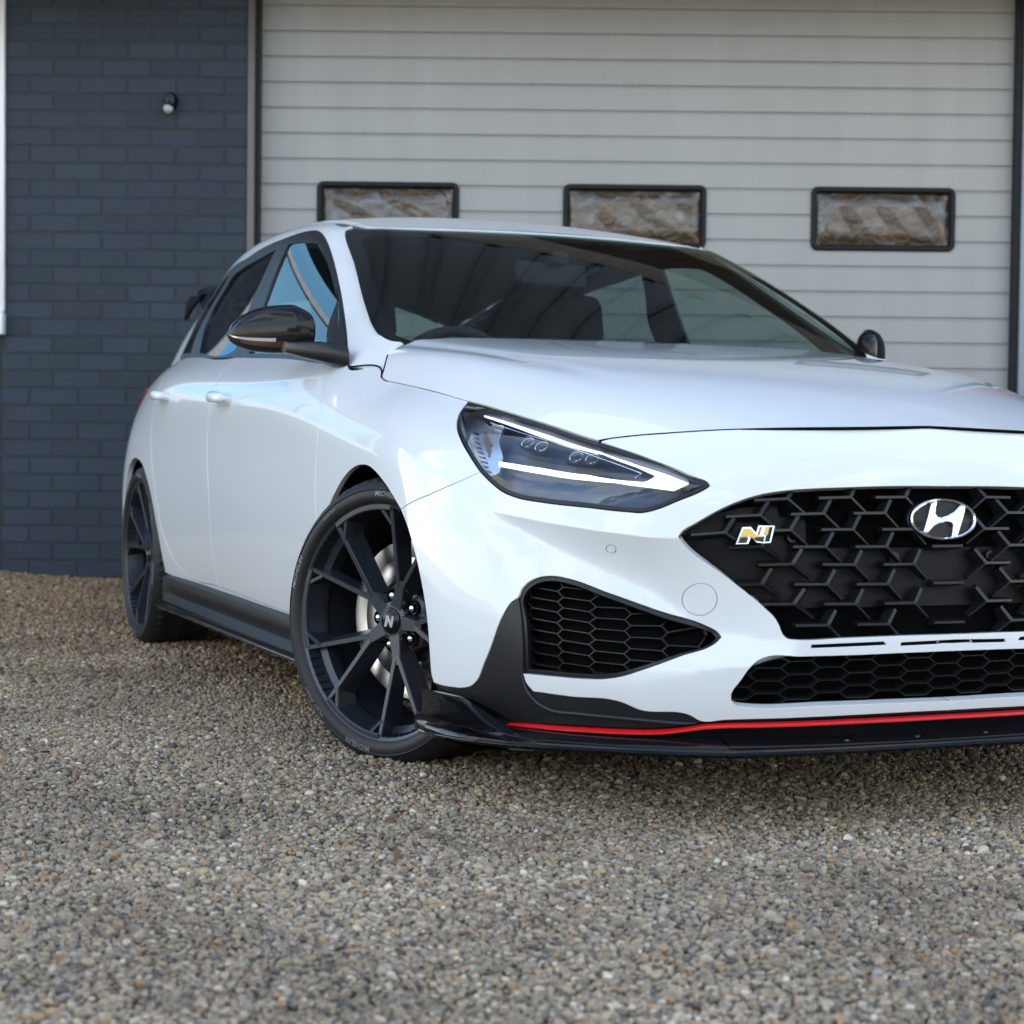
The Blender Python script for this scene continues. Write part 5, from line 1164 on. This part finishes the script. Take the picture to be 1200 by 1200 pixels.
# stones pushed aside where the tyres stand
def in_tyre(wx, wy, st):
    a, b_ = lx0-wx, ly0-wy; cs, sn = math.cos(st), math.sin(st); u = a*cs-b_*sn; v = a*sn+b_*cs; return (np.abs(u) < .085) & (np.abs(v) < .10)
dx, dy = pts[:, 0]-CAR_X, pts[:, 1]-CAR_Y; lx0 = dx*s_-dy*c; ly0 = -dx*c-dy*s_
hide = np.zeros(len(pts), bool)
for wx, wy, st in ((-.015, .79, STEER), (-2.65, .782, 0), (-.015, -.79, STEER), (-2.65, -.782, 0)): hide |= in_tyre(wx, wy, st)
pts = pts[~hide]
pz = gz(pts[:, 0], pts[:, 1])+pts[:, 2]*RNG.uniform(-.35, .75, len(pts))
me = bpy.data.meshes.new('gravel'); me.from_pydata(np.stack([pts[:, 0], pts[:, 1], pz], 1).tolist(), [], [])
def attr(nm, typ, data, key):
    a = me.attributes.new(nm, typ, 'POINT'); a.data.foreach_set(key, np.asarray(data, np.float32 if typ != 'INT' else np.int32).ravel())
attr('size', 'FLOAT', pts[:, 2], 'value'); rot = np.stack([RNG.normal(0, .35, len(pts)), RNG.normal(0, .35, len(pts)), RNG.uniform(0, 6.28, len(pts))], 1); attr('turn', 'FLOAT_VECTOR', rot, 'vector'); attr('kind_no', 'INT', RNG.integers(0, 14, len(pts)), 'value')
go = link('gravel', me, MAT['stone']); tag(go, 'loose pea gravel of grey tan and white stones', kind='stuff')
ng = bpy.data.node_groups.new('pebbles', 'GeometryNodeTree'); ng.interface.new_socket('Geometry', in_out='INPUT', socket_type='NodeSocketGeometry'); ng.interface.new_socket('Geometry', in_out='OUTPUT', socket_type='NodeSocketGeometry')
gi, gout = ng.nodes.new('NodeGroupInput'), ng.nodes.new('NodeGroupOutput'); ip = ng.nodes.new('GeometryNodeInstanceOnPoints'); ci = ng.nodes.new('GeometryNodeCollectionInfo')
ci.inputs['Collection'].default_value = pebs; ci.inputs['Separate Children'].default_value = True; ci.inputs['Reset Children'].default_value = True; ip.inputs['Pick Instance'].default_value = True
def named(nm, typ):
    a = ng.nodes.new('GeometryNodeInputNamedAttribute'); a.data_type = typ; a.inputs['Name'].default_value = nm
    return next(o for o in a.outputs if o.enabled and o.name == 'Attribute')
e2r = ng.nodes.new('FunctionNodeEulerToRotation')
ng.links.new(gi.outputs[0], ip.inputs['Points']); ng.links.new(ci.outputs[0], ip.inputs['Instance']); ng.links.new(named('kind_no', 'INT'), ip.inputs['Instance Index']); ng.links.new(named('size', 'FLOAT'), ip.inputs['Scale'])
ng.links.new(named('turn', 'FLOAT_VECTOR'), e2r.inputs[0]); ng.links.new(e2r.outputs[0], ip.inputs['Rotation']); ng.links.new(ip.outputs[0], gout.inputs[0])
go.modifiers.new('pebbles', 'NODES').node_group = ng

# a few dead leaves
V = []; F = []; rl = np.random.default_rng(5); MAT['dead_leaf'] = plain('dead_leaf', (.16, .075, .025), .7, var=.45, vscale=3)
for k in range(130):
    y = 8.45-abs(rl.normal(0, 1.0)) if k < 95 else rl.uniform(2.4, 7); x = rl.uniform(-2.6, -.9) if k < 70 else rl.uniform(-.32*y, .32*y); L_ = rl.uniform(.006, .017); a = rl.uniform(0, 6.28); z = float(gz(x, min(y, WY)))+.010; n0 = len(V); ca, sa = math.cos(a), math.sin(a); tl_ = rl.normal(0, .4)
    for u, v, h in ((-1, 0, 0), (-.3, .45, .25), (.5, .35, .2), (1, 0, .1), (.5, -.35, .35), (-.3, -.45, .3), (0, 0, -.05)): V.append((x+L_*(u*ca-v*sa), y+L_*(u*sa+v*ca), z+L_*(h+tl_*u*.6)))
    F += [(n0+i, n0+(i+1) % 6, n0+6) for i in range(6)]
tag(mk('leaf_litter', V, F, MAT['dead_leaf'], flat=True), 'tiny dead brown leaves and bits scattered on the gravel', kind='stuff')
# ------------------------------------------------------------ painted brick wall
def brick_mat():
    m, t, b = newmat('painted_brick'); N, L = t.nodes, t.links
    tc = N.new('ShaderNodeTexCoord'); oi = N.new('ShaderNodeObjectInfo')
    big = N.new('ShaderNodeTexNoise'); big.inputs['Scale'].default_value = 2.5; big.inputs['Detail'].default_value = 6
    ge = N.new('ShaderNodeNewGeometry'); L.new(ge.outputs['Position'], big.inputs['Vector'])
    mx = N.new('ShaderNodeMix'); mx.data_type = 'RGBA'; mx.inputs[6].default_value = (.023, .033, .047, 1); mx.inputs[7].default_value = (.034, .046, .064, 1)
    L.new(big.outputs['Fac'], mx.inputs[0]); mx2 = N.new('ShaderNodeMix'); mx2.data_type = 'RGBA'; mx2.blend_type = 'MULTIPLY'; mx2.inputs[0].default_value = 1
    r = N.new('ShaderNodeMapRange'); r.inputs[3].default_value = .88; r.inputs[4].default_value = 1.12; L.new(oi.outputs['Random'], r.inputs[0]); L.new(mx.outputs[2], mx2.inputs[6]); L.new(r.outputs[0], mx2.inputs[7]); L.new(mx2.outputs[2], b.inputs['Base Color'])
    n = N.new('ShaderNodeTexNoise'); n.inputs['Scale'].default_value = 90; n.inputs['Detail'].default_value = 6; L.new(ge.outputs['Position'], n.inputs['Vector'])
    bp = N.new('ShaderNodeBump'); bp.inputs['Strength'].default_value = .8; bp.inputs['Distance'].default_value = .005; L.new(n.outputs['Fac'], bp.inputs['Height']); L.new(bp.outputs[0], b.inputs['Normal'])
    b.inputs['Roughness'].default_value = .68; b.inputs['Specular IOR Level'].default_value = .3; return m
MAT['brick'] = brick_mat(); MAT['mortar'] = plain('painted_mortar', (.0165, .021, .028), .7, bump=.5, bscale=120, var=.1)
MAT['red_brick'] = plain('red_brick', (.20, .075, .04), .8, bump=.5, bscale=60, var=.25, vscale=12)
MAT['upvc'] = plain('white_upvc', (.78, .79, .80), .3, var=.02)
MAT['pane'] = plain('window_pane', (.11, .26, .40), .03, metal=1, var=.04)
MAT['door'] = plain('door_panel_grey', (.315, .318, .308), .42, var=.05, vscale=1.6, bump=.04, bscale=300)
MAT['frame_steel'] = plain('brown_grey_steel', (.11, .10, .095), .45, var=.15)
MAT['frame_blue'] = plain('grey_steel_angle', (.22, .27, .32), .4, var=.08)
MAT['gasket'] = plain('black_gasket', (.007, .0085, .011), .45, var=.1, spec=.2)
MAT['clad'] = plain('dark_cladding', (.060, .064, .068), .45, var=.12)
MAT['soffit'] = plain('timber_soffit', (.085, .070, .055), .6, var=.2, vscale=6)
wall = tag(empty('brick_wall', None, (-1.9, WY, 0)), 'dark blue painted brick wall left of the garage door', 'wall')
WX0, WX1 = -2.372, -1.238
def wbox(name, x0, x1, y0, y1, z0_, z1_, mat, parent=None, b=0, off=(0, 0, 0)):
    return MB().box(x0-off[0], x1-off[0], y0-off[1], y1-off[1], z0_-off[2], z1_-off[2], b).build(name, mat, parent, smooth=b > 0)
wbox('wall_core', WX0, WX1, WY+.0030, WY+.25, -.1, 2.9, MAT['mortar'], wall, off=(-1.9, WY, 0))
def far_brick():
    m = MAT['brick'].copy(); m.name = 'painted_brick_courses'; t = m.node_tree; N, L = t.nodes, t.links; b = N['Principled BSDF']
    ge = N.new('ShaderNodeNewGeometry'); sx = N.new('ShaderNodeSeparateXYZ'); cx = N.new('ShaderNodeCombineXYZ'); br = N.new('ShaderNodeTexBrick')
    L.new(ge.outputs['Position'], sx.inputs[0]); L.new(sx.outputs['X'], cx.inputs['X']); L.new(sx.outputs['Z'], cx.inputs['Y']); L.new(cx.outputs[0], br.inputs['Vector'])
    br.inputs['Scale'].default_value = 1; br.inputs['Brick Width'].default_value = .2237; br.inputs['Row Height'].default_value = .0797; br.inputs['Mortar Size'].default_value = .005; br.inputs['Mortar Smooth'].default_value = .4
    bp = N.new('ShaderNodeBump'); bp.invert = True; bp.inputs['Strength'].default_value = .8; bp.inputs['Distance'].default_value = .006; L.new(br.outputs['Fac'], bp.inputs['Height'])
    old = b.inputs['Normal'].links[0].from_socket; L.new(old, bp.inputs['Normal']); L.new(bp.outputs[0], b.inputs['Normal']); return m
MAT['brick_far'] = far_brick()
pitch, crs = .2237, .0797
ztop = 2.7215
def brick_mesh(w, seed):
    rg = np.random.default_rng(seed); bm = bmesh.new(); bmesh.ops.create_cube(bm, size=1)
    for v in bm.verts: v.co = Vector((v.co.x*w+rg.normal(0, .0008), v.co.y*.03+.015, v.co.z*.0675+rg.normal(0, .0008)))
    e = [e for e in bm.edges if min(v.co.y for v in e.verts) < .01]
    bmesh.ops.bevel(bm, geom=e, offset=.0016, segments=1, affect='EDGES', profile=.5)
    me = bpy.data.meshes.new('brick'); bm.to_mesh(me); bm.free(); me.materials.append(MAT['brick'])
    return me
full_b = [brick_mesh(pitch-.0115, k) for k in range(5)]; cache = {}
rgb = np.random.default_rng(3)
for r in range(-2, 36):
    z = ztop+crs/2-crs*r
    if z < -.02 or z > 2.85: continue
    off = -2.236 if r % 2 == 1 else -2.236+pitch*.5-.005
    x = off-pitch*2
    while x < WX1:
        a, b_ = max(x+.006, WX0+.002), min(x+pitch-.006, WX1-.002)
        if b_-a > .03:
            w = b_-a
            if w > pitch-.013: me = full_b[int(rgb.integers(5))]
            else:
                kk = round(w, 3); me = cache.setdefault(kk, None) or brick_mesh(w, 77); cache[kk] = me
            o = bpy.data.objects.new('brick', me); COL.objects.link(o); o.parent = wall; o.location = ((a+b_)/2+1.9, rgb.normal(0, .0006)-.0006, z); o.rotation_euler = (0, 0, rgb.normal(0, .002))
        x += pitch
# the same wall beyond the frame: white-framed window to the left, dark cladding above, white verge at the far end
wing = tag(empty('side_wall', None, (-3.8, WY, 0)), 'blue painted wall around the white window beyond the left edge', 'wall')
wbox('wall_face', -5.6, -4.55, WY, WY+.25, -.1, 2.895, MAT['brick_far'], wing, off=(-3.8, WY, 0)); wbox('wall_face', -4.55, WX0-.001, WY, WY+.25, -.1, 1.21, MAT['brick_far'], wing, off=(-3.8, WY, 0)); wbox('wall_face', -4.55, WX0-.001, WY, WY+.25, 2.85, 2.895, MAT['brick_far'], wing, off=(-3.8, WY, 0))
win = tag(empty('white_window', None, (-3.45, WY, 1.22)), 'white framed window at the left edge of the brick wall', 'window'); wo = (-3.45, WY, 1.22)
wbox('window_frame', -2.424, -2.352, WY-.022, WY+.05, 1.318, 2.85, MAT['upvc'], win, .006, wo); wbox('window_frame', -4.55, -4.478, WY-.022, WY+.05, 1.318, 2.85, MAT['upvc'], win, .006, wo)
wbox('window_frame', -4.478, -2.424, WY-.022, WY+.05, 2.78, 2.85, MAT['upvc'], win, .006, wo); wbox('window_frame', -4.478, -2.424, WY-.022, WY+.05, 1.318, 1.385, MAT['upvc'], win, .006, wo)
wbox('window_sill', -4.60, -2.350, WY-.050, WY+.05, 1.212, 1.316, MAT['upvc'], win, .008, wo)
for x in (-3.80, -3.10): wbox('glazing_bar', x-.03, x+.03, WY-.015, WY+.04, 1.385, 2.78, MAT['upvc'], win, .004, wo)
wbox('glazing_bar', -4.478, -2.424, WY-.010, WY+.035, 2.28, 2.33, MAT['upvc'], win, .004, wo)
for a, b_ in ((-4.478, -3.83), (-3.77, -3.13), (-3.07, -2.424)): wbox('pane', a, b_, WY+.02, WY+.03, 1.385, 2.78, MAT['pane'], win, 0, wo)
MAT['dome'] = plain('sensor_dome_grey', (.36, .37, .38), .15, var=.05)
# wall sensor lamp
sn = tag(empty('security_sensor', None, (-1.590, WY-.002, 2.28)), 'small black motion sensor with white dome on the blue bricks', 'sensor')
o = MB().lathe([(.0, -.052), (.022, -.050), (.029, -.040), (.030, -.012), (.034, -.006), (.034, 0)], 24, 'y').build('sensor_body', MAT['gloss'], sn, smooth=True); o.scale = (.92, 1, 1.25); o.location = (.003, 0, .012)
bm = MB().lathe([(.0, -.030), (.014, -.026), (.024, -.014), (.026, .0), (.020, .012), (0, .016)], 24, 'z').build('sensor_dome', MAT['dome'], sn, smooth=True); bm.location = (-.006, -.034, -.022); bm.scale = (.9, .8, .9)
# ------------------------------------------------------------ sectional door
DY = 8.62
fr_l = tag(empty('door_post', None, (-1.21, WY, 0)), 'brown grey steel post between the blue bricks and the garage door', 'post')
wbox('post_face', -1.2365, -1.205, WY-.012, WY+.20, -.1, 2.895, MAT['frame_steel'], fr_l, .003, (-1.21, WY, 0)); wbox('post_seal', -1.2045, -1.188, WY+.03, WY+.20, -.1, 2.895, MAT['gasket'], fr_l, 0, (-1.21, WY, 0))
fr_r = tag(empty('door_post', None, (2.35, WY, 0)), 'blue grey steel post at the right edge of the garage door', 'post')
wbox('post_seal', 2.318, 2.346, WY+.06, WY+.20, -.1, 2.895, MAT['gasket'], fr_r, 0, (2.35, WY, 0)); wbox('post_face', 2.3465, 2.3885, WY+.04, WY+.20, -.1, 2.895, MAT['frame_blue'], fr_r, .003, (2.35, WY, 0))
rw = tag(empty('red_brick_wall', None, (2.9, WY, 0)), 'sliver of orange red brickwork beyond the right door post', 'wall')
for r in range(40):
    z = .0797*r; x = 2.39 if r % 2 else 2.39-.11; k = 0
    while x < 2.40:
        if x+.212 > 2.39: wbox('brick', max(x, 2.3895), x+.212, WY+.035, WY+.16, z, z+.068, MAT['red_brick'], rw, .003, (2.9, WY, 0))
        x += .2237
wbox('wall_core', 2.3895, 6.2, WY+.16, WY+.3, -.1, 2.895, MAT['mortar'], rw, 0, (2.9, WY, 0)); wbox('wall_face', 2.625, 6.2, WY+.03, WY+.159, -.1, 2.895, MAT['brick_far'], rw, 0, (2.9, WY, 0))
def streaks(mat, amt):
    t = mat.node_tree; b = t.nodes['Principled BSDF']; src = b.inputs['Base Color'].links[0].from_socket; ge = t.nodes.new('ShaderNodeNewGeometry'); mp = t.nodes.new('ShaderNodeMapping'); mp.inputs['Scale'].default_value = (9, 9, .8)
    n = t.nodes.new('ShaderNodeTexNoise'); n.inputs['Scale'].default_value = 1.0; n.inputs['Detail'].default_value = 7; r = t.nodes.new('ShaderNodeMapRange'); r.inputs[1].default_value = .35; r.inputs[2].default_value = .7; r.inputs[3].default_value = 1-amt; r.inputs[4].default_value = 1+amt*.4
    m = t.nodes.new('ShaderNodeMix'); m.data_type = 'RGBA'; m.blend_type = 'MULTIPLY'; m.inputs[0].default_value = 1
    t.links.new(ge.outputs['Position'], mp.inputs[0]); t.links.new(mp.outputs[0], n.inputs['Vector']); t.links.new(n.outputs['Fac'], r.inputs[0]); t.links.new(src, m.inputs[6]); t.links.new(r.outputs[0], m.inputs[7]); t.links.new(m.outputs[2], b.inputs['Base Color'])
streaks(MAT['door'], .06)
door = tag(empty('garage_door', None, (.56, DY, 0)), 'pale grey ribbed sectional garage door with three small windows', 'garage door')
DX0, DX1 = -1.190, 2.322
do = (.56, DY, 0)
zt, sp2 = 2.767, .1185
wins = [(-.928, -.262), (.222, .893), (1.381, 2.056)]; WZ0, WZ1 = 1.655, 1.953
def slat_profile(zlo, zhi):
    """ribbed steel skin: flat face, small rounded groove at the bottom joint"""
    return [(.010, zlo), (.0055, zlo+.0012), (.0, zlo+.004), (-.001, zlo+.010), (-.001, zhi-.012), (-.003, zhi-.006), (-.0022, zhi-.0018), (.003, zhi), (.010, zhi)]
def slat(x0, x1, zlo, zhi):
    pr = slat_profile(zlo, zhi); k = len(pr); V = [(x-do[0], y, z) for x in (x0, x1) for y, z in pr]
    return MB().add(V, [(i, i+1, k+i+1, k+i) for i in range(k-1)]+[tuple(range(k)), tuple(k+i for i in range(k))]).build('door_slat', MAT['door'], door)
for r in range(-2, 24):
    zhi = zt-sp2*r; zlo = zhi-sp2
    if zhi < .02: break
    if zhi > 2.89: continue
    cutw = [(a, b_) for a, b_ in wins if zlo < WZ1-.012 and zhi > WZ0+.012]
    xa = DX0
    for a, b_ in cutw: slat(xa, a+.012, zlo, zhi); xa = b_-.012
    slat(xa, DX1, zlo, zhi)
    for a, b_ in cutw:
        if zhi > WZ1: slat(a+.0125, b_-.0125, max(zlo, WZ1-.012), zhi)
        if zlo < WZ0: slat(a+.0125, b_-.0125, zlo, min(zhi, WZ0+.012))
wbox('door_core', DX0, DX1, DY+.016, DY+.04, -.05, 2.895, MAT['frame_steel'], door, 0, do)
def pane_mat():
    m, t, b = newmat('crinkled_acrylic'); N, L = t.nodes, t.links; tc = N.new('ShaderNodeTexCoord')
    mp = N.new('ShaderNodeMapping'); mp.inputs['Scale'].default_value = (4.5, 1, 6); L.new(tc.outputs['Object'], mp.inputs['Vector'])
    n = N.new('ShaderNodeTexNoise'); n.inputs['Scale'].default_value = 2.3; n.inputs['Detail'].default_value = 7; n.inputs['Distortion'].default_value = .9; L.new(mp.outputs[0], n.inputs['Vector'])
    r = N.new('ShaderNodeValToRGB'); E_ = r.color_ramp; E_.elements[0].position = .30; E_.elements[0].color = (.018, .013, .007, 1); E_.elements[1].position = .72; E_.elements[1].color = (.13, .135, .135, 1)
    for p, c in ((.44, (.075, .045, .015)), (.55, (.05, .04, .028)), (.63, (.085, .08, .07))): q = E_.elements.new(p); q.color = (*c, 1)
    oi = N.new('ShaderNodeObjectInfo'); ad = N.new('ShaderNodeVectorMath'); ad.operation = 'ADD'; L.new(tc.outputs['Object'], ad.inputs[0]); L.new(oi.outputs['Location'], ad.inputs[1]); L.new(ad.outputs[0], mp.inputs['Vector'])
    L.new(n.outputs['Fac'], r.inputs[0]); L.new(r.outputs[0], b.inputs['Base Color']); b.inputs['Roughness'].default_value = .10; b.inputs['Coat Weight'].default_value = .7; b.inputs['Specular IOR Level'].default_value = .5
    bp = N.new('ShaderNodeBump'); bp.inputs['Strength'].default_value = 1; bp.inputs['Distance'].default_value = .035; L.new(n.outputs['Fac'], bp.inputs['Height']); L.new(bp.outputs[0], b.inputs['Normal']); return m
MAT['acrylic'] = pane_mat()
def rrect(x0, x1, z0_, z1_, r, n=6):
    out = []
    for cx, cz, a0 in ((x1-r, z1-r, 0), (x0+r, z1-r, 90), (x0+r, z0_+r, 180), (x1-r, z0_+r, 270)):
        out += [(cx+r*math.cos(R(a0+90*i/n)), cz+r*math.sin(R(a0+90*i/n))) for i in range(n+1)]
    return out
for k, (a, b_) in enumerate(wins):
    z1 = WZ1; w = empty('door_window', door, ((a+b_)/2-do[0], 0, (WZ0+WZ1)/2)); cx, cz = (a+b_)/2, (WZ0+WZ1)/2
    o_ = rrect(a-cx, b_-cx, WZ0-cz, WZ1-cz, .034); z1 = WZ1-cz
    def ring(dx_): 
        z1_ = 0
        return None
    loops = []
    for inset, y in ((0, .004), (.001, -.012), (.008, -.018), (.020, -.018), (.027, -.010), (.030, .010)):
        hx, hz = (b_-a)/2-inset, (WZ1-WZ0)/2-inset; rr_ = max(.006, .034-inset)
        pts_ = []
        for sx, sz, a0 in ((1, 1, 0), (-1, 1, 90), (-1, -1, 180), (1, -1, 270)):
            pts_ += [(sx*(hx-rr_)+rr_*math.cos(R(a0+90*i/6)), y, sz*(hz-rr_)+rr_*math.sin(R(a0+90*i/6))) for i in range(7)]
        loops.append(pts_)
    q = 28; MB().add([p for l in loops for p in l], [(i*q+j, i*q+(j+1) % q, (i+1)*q+(j+1) % q, (i+1)*q+j) for i in range(5) for j in range(q)]).build('rubber_frame', MAT['gasket'], w, smooth=True)
    hx, hz = (b_-a)/2-.027, (WZ1-WZ0)/2-.027; gx, gy = 36, 16; V = []
    for j in range(gy+1):
        for i in range(gx+1):
            u, v = -1+2*i/gx, -1+2*j/gy; pil_ = min(1, (1-abs(u))*6)*min(1, (1-abs(v))*2.6); V.append((u*hx, .008-.020*pil_+.0016*math.sin((7+2*k)*u+(5-k)*v+k)*pil_, v*hz))
    mk('pane', V, [(j*(gx+1)+i, j*(gx+1)+i+1, (j+1)*(gx+1)+i+1, (j+1)*(gx+1)+i) for j in range(gy) for i in range(gx)], MAT['acrylic'], w)
# ------------------------------------------------------------ the building over the door
up_ = tag(empty('upper_facade', None, (.5, WY, 3.0)), 'dark ribbed cladding above the door, mirrored in the windscreen', 'facade'); uo = (.5, WY, 3.0)
wbox('bulkhead', -5.6, 6.2, WY-.80, WY+.3, 2.90, 3.2, MAT['soffit'], up_, 0, uo)
wbox('cladding_panel', -5.6, 6.2, WY-.81, WY+.3, 3.201, 7.4, MAT['clad'], up_, 0, uo)
m = MB()
for i in range(38): x = -5.5+.31*i; m.box(x-.03-uo[0], x+.03-uo[0], -.87, -.811, .20, 4.4, 0)
MAT['rib'] = plain('cladding_rib_grey', (.036, .039, .042), .5, var=.1); m.build('cladding_rib', MAT['rib'], up_)
wbox('verge_trim', -5.72, -5.601, WY-.90, WY+.3, 2.92, 7.5, MAT['upvc'], up_, 0, uo); wbox('verge_trim', -5.6, 6.2, WY-.90, WY+.3, 7.401, 7.5, MAT['upvc'], up_, 0, uo)
# ------------------------------------------------------------ across the yard, seen only as reflections
MAT['shed_wall'] = plain('pale_render', (.42, .38, .32), .7, var=.15, vscale=.6); MAT['slate'] = plain('roof_slate', (.13, .12, .115), .7, var=.2, vscale=3); MAT['shop_glass'] = plain('dark_glazing', (.03, .035, .04), .05, var=.1)
sh = tag(empty('gabled_building', None, (5, -27, 0)), 'low gabled building across the yard, mirrored in the headlamp', 'building')
MB().box(-9, 9, -4, 4, -.1, 3.2).build('wall', MAT['shed_wall'], sh)
MB().add([(-9.4, -4.5, 3.1), (9.4, -4.5, 3.1), (9.4, 0, 5.6), (-9.4, 0, 5.6), (9.4, 4.5, 3.1), (-9.4, 4.5, 3.1)], [(0, 1, 2, 3), (3, 2, 4, 5), (0, 3, 5), (1, 4, 2), (0, 5, 4, 1)]).build('roof', MAT['slate'], sh)
for x in (-6.5, -3, 3, 6.5): MB().box(x-.8, x+.8, 4.0, 4.03, .9, 2.3).build('window', MAT['shop_glass'], sh)
MB().box(-1.2, 1.2, 4.0, 4.04, 0, 2.4).build('door', MAT['shop_glass'], sh)
MAT['leaf'] = plain('hedge_leaf', (.045, .075, .022), .6, var=.4, vscale=4)
V = []; F = []; rgh = np.random.default_rng(11)
for cx, cy_, rr_, hh in [(-34+4.3*i+rgh.normal(0, .8), -36+rgh.normal(0, 2), 2.6+rgh.uniform(0, 1.8), 4.2+rgh.uniform(0, 4.5)) for i in range(22)]:
    for k in range(420):
        d = rgh.normal(0, 1, 3); d /= np.linalg.norm(d); q = rgh.uniform(.55, 1)**.5; p = np.array([cx+d[0]*rr_*q, cy_+d[1]*rr_*q, hh*.55+d[2]*hh*.55*q]); u = rgh.normal(0, .22, 3); w = rgh.normal(0, .22, 3); n0 = len(V)
        V += [p-u-w, p+u-w, p+u+w, p-u+w]; F.append((n0, n0+1, n0+2, n0+3))
tag(mk('tree_belt', V, F, MAT['leaf'], flat=True), 'green tree belt far behind the viewer, seen in reflections', kind='stuff')

for o in (wall, wing, win, sn, fr_l, fr_r, rw, door, up_, sh, car): o['kind'] = 'thing'
